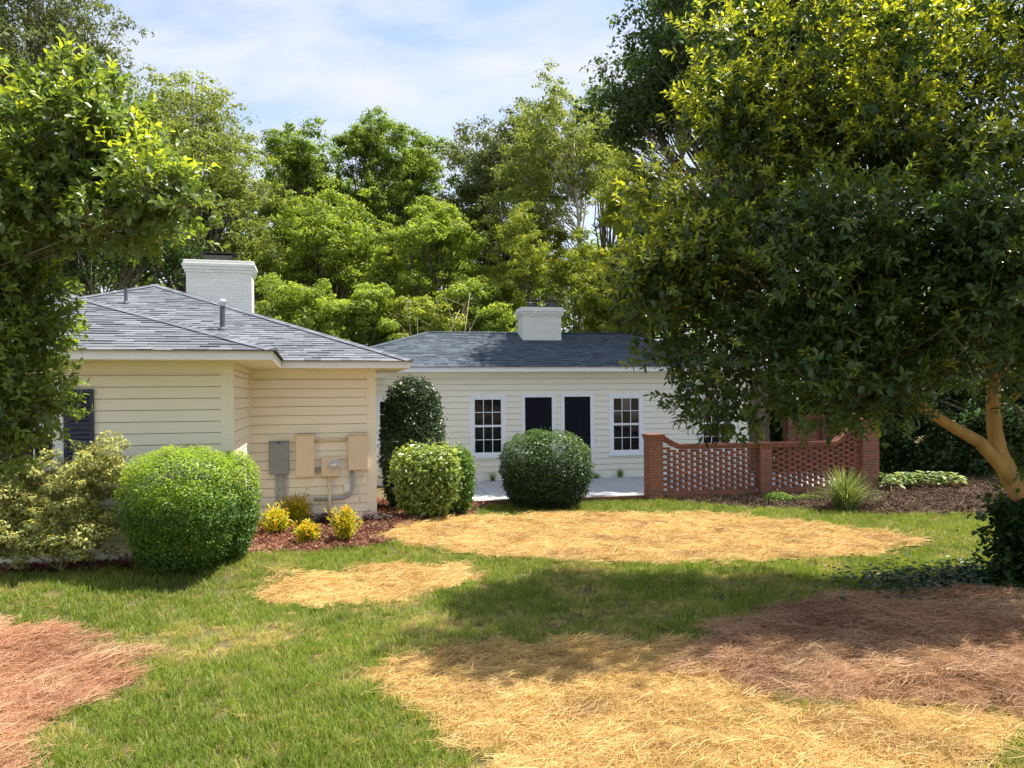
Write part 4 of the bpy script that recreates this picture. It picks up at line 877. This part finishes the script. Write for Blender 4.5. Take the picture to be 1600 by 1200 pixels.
# garden shrubs
G_BOX = 'clipped boxwoods'
bush('variegated_shrub', 'loose variegated yellow and green shrub left of the round boxwood', 95, 10.35, [(95, 775, 95, 70, .62), (60, 825, 85, 45, .6), (140, 735, 58, 48, .45), (130, 830, 58, 42, .5), (20, 770, 60, 60, .5), (90, 850, 90, 25, .5), (10, 845, 60, 30, .5)], 'varieg', 40000, .05, 301, young=.35, csize=.2, nclump=20, twig='twig', up=.5)
bush('boxwood', 'large round bright green boxwood before the cream wall', 285, 10.45, [(287, 774, 88, 76, .82), (287, 815, 76, 60, .72), (287, 850, 66, 34, .62)], 'box', 62000, .034, 302, G_BOX, .8, shell=.22, dome=True, up=.8, asp=.6, fuzz=.022)  # high bright share puts the sunlit top into the leaf colour
bush('boxwood', 'smaller boxwood mound tucked behind the large bright one at the wall corner', 362, 11.0, [(368, 776, 34, 70, .42), (364, 815, 30, 55, .4)], 'box', 24000, .034, 303, G_BOX, .7, shell=.25, dome=True, up=.8, asp=.6, fuzz=.022)
bush('boxwood', 'wide dark green clipped boxwood in front of the two black doors', 853, 17.45, [(853, 726, 72, 54, .95), (853, 752, 66, 42, .9)], 'boxdark', 50000, .045, 304, G_BOX, .5, shell=.25, dome=True, up=.6, asp=.6, fuzz=.025)
bush('holly_topiary', 'tall dark clipped holly column with rounded top before the far house', 647, 16.9, [(646, 640, 42, 50, .58), (645, 700, 50, 92, .66), (650, 760, 46, 40, .6)], 'holly', 46000, .055, 305, None, .15, shell=.25, dome=True, up=.2, asp=.6, fuzz=.035)
bush('hedge_shrub', 'boxy light green glossy hedge shrub beside the mulch bed', 665, 15.3, [(652, 738, 40, 42, .5), (688, 738, 30, 42, .45), (665, 770, 44, 36, .45)], 'hedge', 9000, .115, 306, None, .35, shell=.5, dome=True, up=.3, asp=.42, fuzz=.06)
bush('hedge_shrub', 'darker shrub squeezed behind the light green hedge shrub', 722, 16.1, [(718, 740, 22, 42, .4), (712, 770, 26, 32, .4)], 'box', 8000, .07, 307, None, .15, shell=.4, dome=True, up=.3, fuzz=.05)
def nandina(px, py, hgt, wid, seed, label):
    p = ground(px, py); o = tag(empty('nandina', p), label, 'shrub', 'small golden shrubs in the mulch bed'); r = np.random.default_rng(seed); P = []; T = []; L = []; yo = []; mb = MB()
    for i in range(58):
        a = r.uniform(0, 6.28); lean = r.uniform(.05, 1)*wid/2; top = np.array([math.cos(a)*lean, math.sin(a)*lean, hgt*r.uniform(.45, 1.05)*(1-.25*(lean/wid))]); b = np.array([math.cos(a)*.03, math.sin(a)*.03, 0])
        mb.tube([b, b*.5+top*.5+np.array([0, 0, .04]), top], [.005, .004, .002], 4)
        for k in range(22):
            t = r.uniform(.35, 1.05); q = b+(top-b)*t+r.normal(0, .022, 3); P.append(q); T.append(np.array([math.cos(a)*.5, math.sin(a)*.5, .35])+r.normal(0, .55, 3)); L.append(r.uniform(.055, .10)); yo.append((t > .85)*r.random()*.9*(r.random() > .5))
    P = np.array(P); P[:, 2] = np.maximum(P[:, 2], .03); n = len(P)
    link('foliage', near_mesh('foliage', P, np.array(T), rdirs(r, n)*.5+np.array([0, 0, 1.]), np.array(L), .34, r.random(n), np.array(yo)), LM['nandina'], o); mb.obj('stems', M['twig'], o)
nandina(432, 836, .46, .55, 1, 'golden shrub with orange tips at the left of the mulch bed')
nandina(466, 822, .56, .52, 2, 'tallest golden shrub below the grey electrical panel')
nandina(481, 851, .36, .42, 3, 'smallest golden green shrub at the front of the mulch bed')
nandina(541, 849, .58, .62, 4, 'widest golden shrub below the meter box')
nandina(667, 812, .44, .55, 5, 'golden shrub with orange tips in front of the light hedge shrub')
for i, (px, py, lab) in enumerate([(492, 823, 'low purple leaved plant between the golden shrubs'), (515, 820, 'low purple leaved plant beside the tan meter pipe'), (578, 818, 'low purple leaved plant at the house corner'), (455, 818, 'low purple leaved plant beneath the grey conduits')]):
    p = ground(px, py); o = tag(empty('heuchera', p), lab, 'plant', 'purple plants in the mulch bed'); r = np.random.default_rng(i+900); n = 110; a = r.uniform(0, 6.28, n); q = r.uniform(.02, .14, n)
    P = np.stack([np.cos(a)*q, np.sin(a)*q, r.uniform(.05, .2, n)], -1); link('foliage', near_mesh('foliage', P, np.stack([np.cos(a), np.sin(a), r.uniform(-.3, .5, n)], -1), rdirs(r, n)*.3+np.array([0, 0, 1.]), r.uniform(.05, .08, n), .8, r.random(n), np.zeros(n)), LM['purple'], o)
    st = MB(); [st.tube([(0, 0, 0), P[k]*.6, P[k]], .003, 4) for k in range(0, n, 9)]; st.obj('stems', M['twig'], o)
def blades(name, label, px, py, h, w, n, seed, cat, lm='iris', wid=.014, group=None, z=None):
    p = ground(px, py) if z is None else z; o = tag(empty(name, p), label, cat, group); r = np.random.default_rng(seed); V = []; Q = []; tn = []
    for i in range(n):
        a = r.uniform(0, 6.28); d = np.array([math.cos(a), math.sin(a), 0]); s = np.array([-math.sin(a), math.cos(a), 0]); sp = r.uniform(.1, 1)*w/2; hh = h*r.uniform(.55, 1.1)*(1.05-.45*(sp/(w/2))**2); b0 = d*r.uniform(0, .16)*w
        b = len(V)
        for k in range(6):
            t = k/5; q = b0+d*sp*(t**1.7)+np.array([0, 0, hh*(1.25*t-.25*t**3 if sp < w*.3 else 1.7*t-.95*t*t)]); ww = wid*(1-.85*t**2)*r.uniform(.9, 1.1); V += [q-s*ww/2, q+s*ww/2]
        Q += [(b+2*k, b+2*k+1, b+2*k+3, b+2*k+2) for k in range(5)]; tn += [r.random()]*5
    link('blades', np_mesh('blades', np.array(V), [np.array(Q)], {'tone': tn, 'young': (np.array(tn) > .8)*.7}), LM[lm], o); return o
blades('ornamental_grass', 'tall arching strap leaved clump in front of the brick lattice wall', 1322, 798, .88, 1.5, 560, 31, 'plant', wid=.02)
bush('low_shrub', 'low fine leaved green mound at the foot of the brick wall pier', 1215, 18.0, [(1216, 781, 22, 12, .3)], 'box', 4500, .035, 311, 'low mounds by the brick wall', .3, shell=.5, dome=True)
bush('low_shrub', 'low dark green mound between the pier mound and the strap leaved clump', 1258, 18.1, [(1262, 783, 28, 10, .3)], 'mid', 4500, .035, 312, 'low mounds by the brick wall', .1, shell=.5, dome=True)
bush('low_shrub', 'flat dark green ground cover right of the strap leaved clump', 1392, 17.9, [(1392, 790, 40, 7, .3)], 'deep', 4500, .05, 313, 'low mounds by the brick wall', .0, shell=.5, dome=True)
for i, (px, py, lab) in enumerate([(770, 748, 'small weed at the patio wall below the left window'), (970, 744, 'small weed at the patio wall below the right window'), (932, 745, 'small weed at the foot of the right door')]):
    x_, _ = onf(px, py, -.15); p = O1+UF*x_-DF*.15; blades('weed', lab, px, py, .28 if i < 2 else .14, .42, 36, 500+i, 'weed', 'mid', .02, 'weeds on the patio', (p.x, p.y, PZ))
for i, (px, py, lab) in enumerate([(1385, 760, 'pale edged leafy plant just right of the brick pier'), (1415, 758, 'pale edged leafy plant second from the brick pier'), (1447, 757, 'pale edged leafy plant third from the brick pier'), (1480, 757, 'pale edged leafy plant farthest from the brick pier')]):
    p = ground(px, py+6); o = tag(empty('hosta', p), lab, 'plant', 'pale edged plants in the shade'); r = np.random.default_rng(700+i); n = 130; a = r.uniform(0, 6.28, n); q = r.uniform(.02, .38, n)
    P = np.stack([np.cos(a)*q, np.sin(a)*q, .38*(1-(q/.5)**2)*r.uniform(.5, 1, n)+.03], -1); link('foliage', near_mesh('foliage', P, np.stack([np.cos(a), np.sin(a), r.uniform(-.4, .5, n)], -1), rdirs(r, n)*.3+np.array([0, 0, 1.]), r.uniform(.12, .2, n), .55, r.random(n)**1.5, np.zeros(n)), LM['hosta'], o)
    st = MB(); [st.tube([(0, 0, -.01), P[k]*.6, P[k]], .005, 4) for k in range(0, n, 7)]; st.obj('stems', M['twig'], o)

# ------------------------------------------------------------------ the two evergreen trees close to the camera
def near_tree(name, label, base, masses, nshoot, lps, L, asp, lm, seed, young_f, trunk_fn, inner_n=0, ivy=None, single=300, nclump=14, csz=.55):
    r = np.random.default_rng(seed); b = np.array(base); o = tag(empty(name, base), label, 'tree'); cl = []
    for (c, rad, k) in masses: cl += [(q-b, w_) for q, w_ in clumps_in(r, c, rad, k, csz, .45, -.8)]
    trunk_fn(o, cl)
    w = np.array([c[1][0]**2 for c in cl]); k = r.choice(len(cl), nshoot, p=w/w.sum()); C = np.array([c[0] for c in cl])[k]; S = np.array([c[1] for c in cl])[k]; d = rdirs(r, nshoot)
    root = C+d*S*r.uniform(.35, .95, nshoot)[:, None]; sd = d*.8+rdirs(r, nshoot)*.45+np.array([0, 0, .35]); sd /= np.linalg.norm(sd, axis=1, keepdims=True); sl = r.uniform(.12, .30, nshoot)*L/.11
    yo_s = young_f(root+b, sd, r); n = nshoot*lps; si = np.repeat(np.arange(nshoot), lps); t = np.tile(np.linspace(.25, 1, lps), nshoot)
    ang = np.tile(np.arange(lps)*2.4, nshoot)+r.uniform(0, 6.28, nshoot)[si]; D = sd[si]; ref = np.cross(D, np.array([.3, .2, 1.])); ref /= np.linalg.norm(ref, axis=1, keepdims=True)+1e-9; bi = np.cross(D, ref)
    rad_ = ref*np.cos(ang)[:, None]+bi*np.sin(ang)[:, None]; P = root[si]+D*(sl[si]*t)[:, None]; T = rad_*.85+D*(.25+.7*t[:, None])+r.normal(0, .15, (n, 3)); T[:, 2] -= .12
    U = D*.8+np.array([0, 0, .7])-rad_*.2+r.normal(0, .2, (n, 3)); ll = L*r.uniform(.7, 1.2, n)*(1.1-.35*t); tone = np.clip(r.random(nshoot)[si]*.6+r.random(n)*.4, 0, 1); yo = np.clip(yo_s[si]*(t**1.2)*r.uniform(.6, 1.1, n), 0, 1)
    # the leaves closest to the camera as single leaves, the others as one crown mesh
    dist = np.linalg.norm(P+b-np.array([0, 0, EYE]), axis=1); X = (P+b); vis = (np.abs(X[:, 0]/X[:, 1]) < .63) & (X[:, 2] < EYE+.5*X[:, 1]); rank = np.where(vis, dist, 1e9); pick = np.argsort(rank)[:single]; m_ = np.ones(n, bool); m_[pick] = False
    crown = link('crown', near_mesh('crown', P[m_], T[m_], U[m_], ll[m_], asp, tone[m_], yo[m_]), LM[lm], o)
    base_meshes = []
    for q in range(6):
        me = near_mesh('leaf', np.zeros((1, 3)), np.array([[0, 1., 0]]), np.array([[0, 0, 1.]]), np.array([1.]), asp, np.array([(q % 3)/2.5]), np.array([.9 if q >= 3 else 0.05])); me.materials.append(LM[lm]); base_meshes.append(me)
    for i in pick:
        tt = T[i]/np.linalg.norm(T[i]); x_ = np.cross(tt, U[i]); x_ /= np.linalg.norm(x_)+1e-9; u_ = np.cross(x_, tt)
        lf = link('leaf', base_meshes[(3 if yo[i] > .4 else 0)+int(r.integers(0, 3))], None, crown); lf.matrix_local = Matrix.Translation(P[i]) @ Matrix(((x_[0], tt[0], u_[0]), (x_[1], tt[1], u_[1]), (x_[2], tt[2], u_[2]))).to_4x4() @ Matrix.Scale(float(ll[i]), 4)
    # thin shoots
    k = r.choice(nshoot, min(nshoot, 2600), replace=False); A = root[k]-sd[k]*.12; B = root[k]+sd[k]*sl[k][:, None]; s1 = np.cross(sd[k], rdirs(r, len(k))); s1 /= np.linalg.norm(s1, axis=1, keepdims=True); s2 = np.cross(sd[k], s1); rr = .0045*L/.11
    V = np.stack([A+s1*rr, A+(-.5*s1+.87*s2)*rr, A+(-.5*s1-.87*s2)*rr, B+s1*rr*.4, B+(-.5*s1+.87*s2)*rr*.4, B+(-.5*s1-.87*s2)*rr*.4], 1).reshape(-1, 3); q6 = (np.arange(len(k))*6)[:, None]
    tw = link('twigs', np_mesh('twigs', V, [np.concatenate([q6+np.array([[0, 1, 4, 3]]), q6+np.array([[1, 2, 5, 4]]), q6+np.array([[2, 0, 3, 5]])], 0)]), M['twig'], o); tw['kind'] = 'stuff'
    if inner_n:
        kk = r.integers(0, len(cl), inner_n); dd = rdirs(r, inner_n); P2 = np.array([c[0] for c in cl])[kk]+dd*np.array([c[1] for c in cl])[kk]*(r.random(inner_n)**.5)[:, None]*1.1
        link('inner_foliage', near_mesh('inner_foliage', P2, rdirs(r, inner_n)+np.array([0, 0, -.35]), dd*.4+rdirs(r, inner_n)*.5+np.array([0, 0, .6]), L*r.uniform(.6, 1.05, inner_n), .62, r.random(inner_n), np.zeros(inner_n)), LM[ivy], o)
    return o
RB = ground(1668, 912); RB = np.array([RB.x, RB.y-.1, RB.z])
def wp(px, py, Y): return np.array(at(px, py, Y))
def right_trunk(o, cl):
    b = Vector(RB); mb = MB(); br = MB(); P = lambda px, py, Y: at(px, py, Y)-b; Yb = b.y
    fk = P(1558, 716, Yb); mb.tube([Vector((0, 0, -.1)), P(1640, 865, Yb), P(1618, 815, Yb), P(1598, 778, Yb), P(1575, 738, Yb+.02), P(1560, 705, Yb+.03), P(1554, 670, Yb+.05), P(1552, 600, Yb+.1), P(1530, 480, Yb+.2), P(1480, 300, Yb+.2), P(1420, 120, Yb)], [.19, .155, .14, .13, .122, .105, .09, .08, .07, .055, .03], 14)
    mb.tube([P(1592, 768, Yb), P(1566, 728, Yb-.02), P(1530, 690, Yb-.1), P(1480, 662, Yb-.2), P(1430, 630, Yb-.3), P(1360, 590, Yb-.4), P(1260, 520, Yb-.5), P(1160, 460, Yb-.4)], [.10, .095, .078, .068, .06, .05, .035, .02], 10)
    mb.tube([P(1620, 830, Yb), P(1660, 700, Yb+.3), P(1700, 480, Yb+.5), P(1720, 200, Yb+.3)], [.11, .09, .07, .04], 9)
    hubs = [P(1360, 590, Yb-.4), P(1260, 520, Yb-.5), P(1530, 480, Yb+.2), P(1480, 300, Yb+.2), P(1552, 600, Yb+.1), P(1700, 480, Yb+.5), P(1430, 630, Yb-.3)]; r = random.Random(3)
    for c, w_ in cl[::2]:
        q = Vector(c)
        if q.z > 7: continue
        s = min(hubs, key=lambda h: (h-q).length); m_ = (s+q)/2+Vector((r.uniform(-.2, .2), r.uniform(-.2, .2), r.uniform(0, .3))); br.tube([s, m_, q], [.016, .011, .004], 6)
    br.obj('branches', M['bark'], o, smooth=True)
    mb.obj('trunk', M['bark_tan'], o, smooth=True)
Yt = RB[1]
def ryoung_lit(P, d, r):      # fresh growth, with the sunlit top and left edge put into its colour
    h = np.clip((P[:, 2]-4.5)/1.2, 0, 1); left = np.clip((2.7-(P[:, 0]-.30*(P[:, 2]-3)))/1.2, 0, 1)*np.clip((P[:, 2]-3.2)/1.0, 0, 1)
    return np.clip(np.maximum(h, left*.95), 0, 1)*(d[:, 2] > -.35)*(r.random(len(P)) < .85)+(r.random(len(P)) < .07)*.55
near_tree('evergreen_tree', 'large dark evergreen tree with tan forked trunk filling the right side', tuple(RB), [
   ((wp(1330, 300, Yt+.1)), (3.0, 1.5, 1.9), 44), ((wp(1180, 430, Yt-.3)), (1.9, 1.3, 1.4), 26), ((wp(1060, 490, Yt-.2)), (.85, .8, .8), 12), ((wp(1250, 580, Yt-.6)), (1.9, 1.1, .75), 22), ((wp(1480, 520, Yt-.9)), (1.8, 1.0, 1.2), 24),
   ((wp(1240, 110, Yt+.7)), (1.5, 1.2, 1.05), 18), ((wp(1140, 200, Yt+.2)), (.8, .9, .7), 10), ((wp(1480, 110, Yt+.7)), (2.2, 1.3, 1.2), 30), ((wp(1690, 220, Yt+.5)), (1.4, 1.2, 1.1), 12), ((wp(1720, 440, Yt)), (2.0, 1.4, 1.7), 22), ((wp(1650, 720, Yt+.2)), (.5, .5, .8), 8), ((wp(1330, 240, Yt+.3)), (1.1, .7, .6), 14), ((wp(1440, 250, Yt+.2)), (.9, .7, .6), 10),
   ((wp(1380, 420, Yt-1.5)), (1.6, .7, 1.0), 18), ((wp(1580, 400, Yt-1.6)), (1.5, .8, 1.3), 20), (np.array([4.0, Yt-1.2, 8.5]), (2.4, .9, .8), 26), (np.array([6.6, Yt-1.1, 8.2]), (2.0, 1.1, .9), 22)],
   10000, 9, .12, .42, 'right', 401, ryoung_lit, right_trunk, 26000, 'ivy', csz=.5)
LB = np.array([-5.3, 6.1, gz(-5.3, 6.1)])
def left_trunk(o, cl):
    r = random.Random(9); mb = MB(); stem = [Vector((0, 0, -.1)), Vector((.1, .05, .9)), Vector((.25, -.05, 1.9)), Vector((.35, -.1, 2.9)), Vector((.4, -.1, 4.0))]
    mb.tube(stem, [.1, .085, .07, .05, .025], 9)
    for c, w_ in cl[::2]:
        q = Vector(c); k = min(3.9, max(.8, (q.z-.7)/1.05)); i = int(k); s_ = stem[i].lerp(stem[i+1], k-i); m_ = (s_+q)/2+Vector((r.uniform(-.1, .1), r.uniform(-.1, .1), r.uniform(0, .15)))
        mb.tube([s_, m_, q], [.013, .009, .004], 6)
    mb.obj('trunk', M['bark'], o, smooth=True)
def lyoung(P, d, r): return np.clip((d[:, 2]+.35), 0, 1)*(r.random(len(P)) < .42)*(.35+.65*np.clip((P[:, 2]-2.6)/1.6, 0, 1))
near_tree('evergreen_tree', 'bright leaved evergreen tree close by at the left edge', tuple(LB), [
   ((wp(30, 260, 5.9)), (.95, .8, .95), 24), ((wp(160, 300, 5.7)), (.55, .5, .45), 14), ((wp(120, 190, 5.8)), (.5, .5, .4), 10), ((wp(-10, 520, 5.9)), (.30, .6, .7), 18), ((wp(10, 650, 5.9)), (.24, .5, .35), 12), ((wp(-140, 380, 6.0)), (1.1, .9, 1.6), 26), ((wp(230, 310, 5.6)), (.28, .25, .2), 5)],
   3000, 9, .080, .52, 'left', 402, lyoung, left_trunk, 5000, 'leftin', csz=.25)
# ivy on the ground round the trunk
def ivy_ground():
    r = np.random.default_rng(55); n = 5200; x = RB[0]-1.0+r.normal(0, .85, n); y = RB[1]-.35+r.normal(0, .55, n); P = np.stack([x, y, g(x, y)+r.uniform(.03, .22, n)], -1); a = r.uniform(0, 6.28, n)
    tag(link('ivy_ground_cover', near_mesh('ivy', P, np.stack([np.cos(a), np.sin(a), r.uniform(-.3, .3, n)], -1), rdirs(r, n)*.4+np.array([0, 0, 1.]), r.uniform(.05, .1, n), .8, r.random(n), np.zeros(n)), LM['ivy']), 'dark ivy creeping over the shaded ground at the tan trunk', 'ivy', kind='stuff')
    n = 4200; t = r.random(n); q0, q1 = np.array(at(1625, 930, Yt-.15)), np.array(at(1585, 790, Yt-.1)); P = q0+(q1-q0)*t[:, None]+r.normal(0, 1, (n, 3))*np.array([.24, .22, .12])*(1.15-.6*t[:, None]); P[:, 2] = np.maximum(P[:, 2], .05); a = r.uniform(0, 6.28, n)
    tag(link('ivy_vine', near_mesh('ivy', P, np.stack([np.cos(a), np.sin(a), -.6+r.normal(0, .2, n)], -1), np.stack([np.cos(a), np.sin(a), np.full(n, .5)], -1), r.uniform(.07, .12, n), .8, r.random(n), np.zeros(n)), LM['ivy']), 'dark ivy climbing the lower part of the tan trunk', 'ivy', kind='stuff')
ivy_ground()
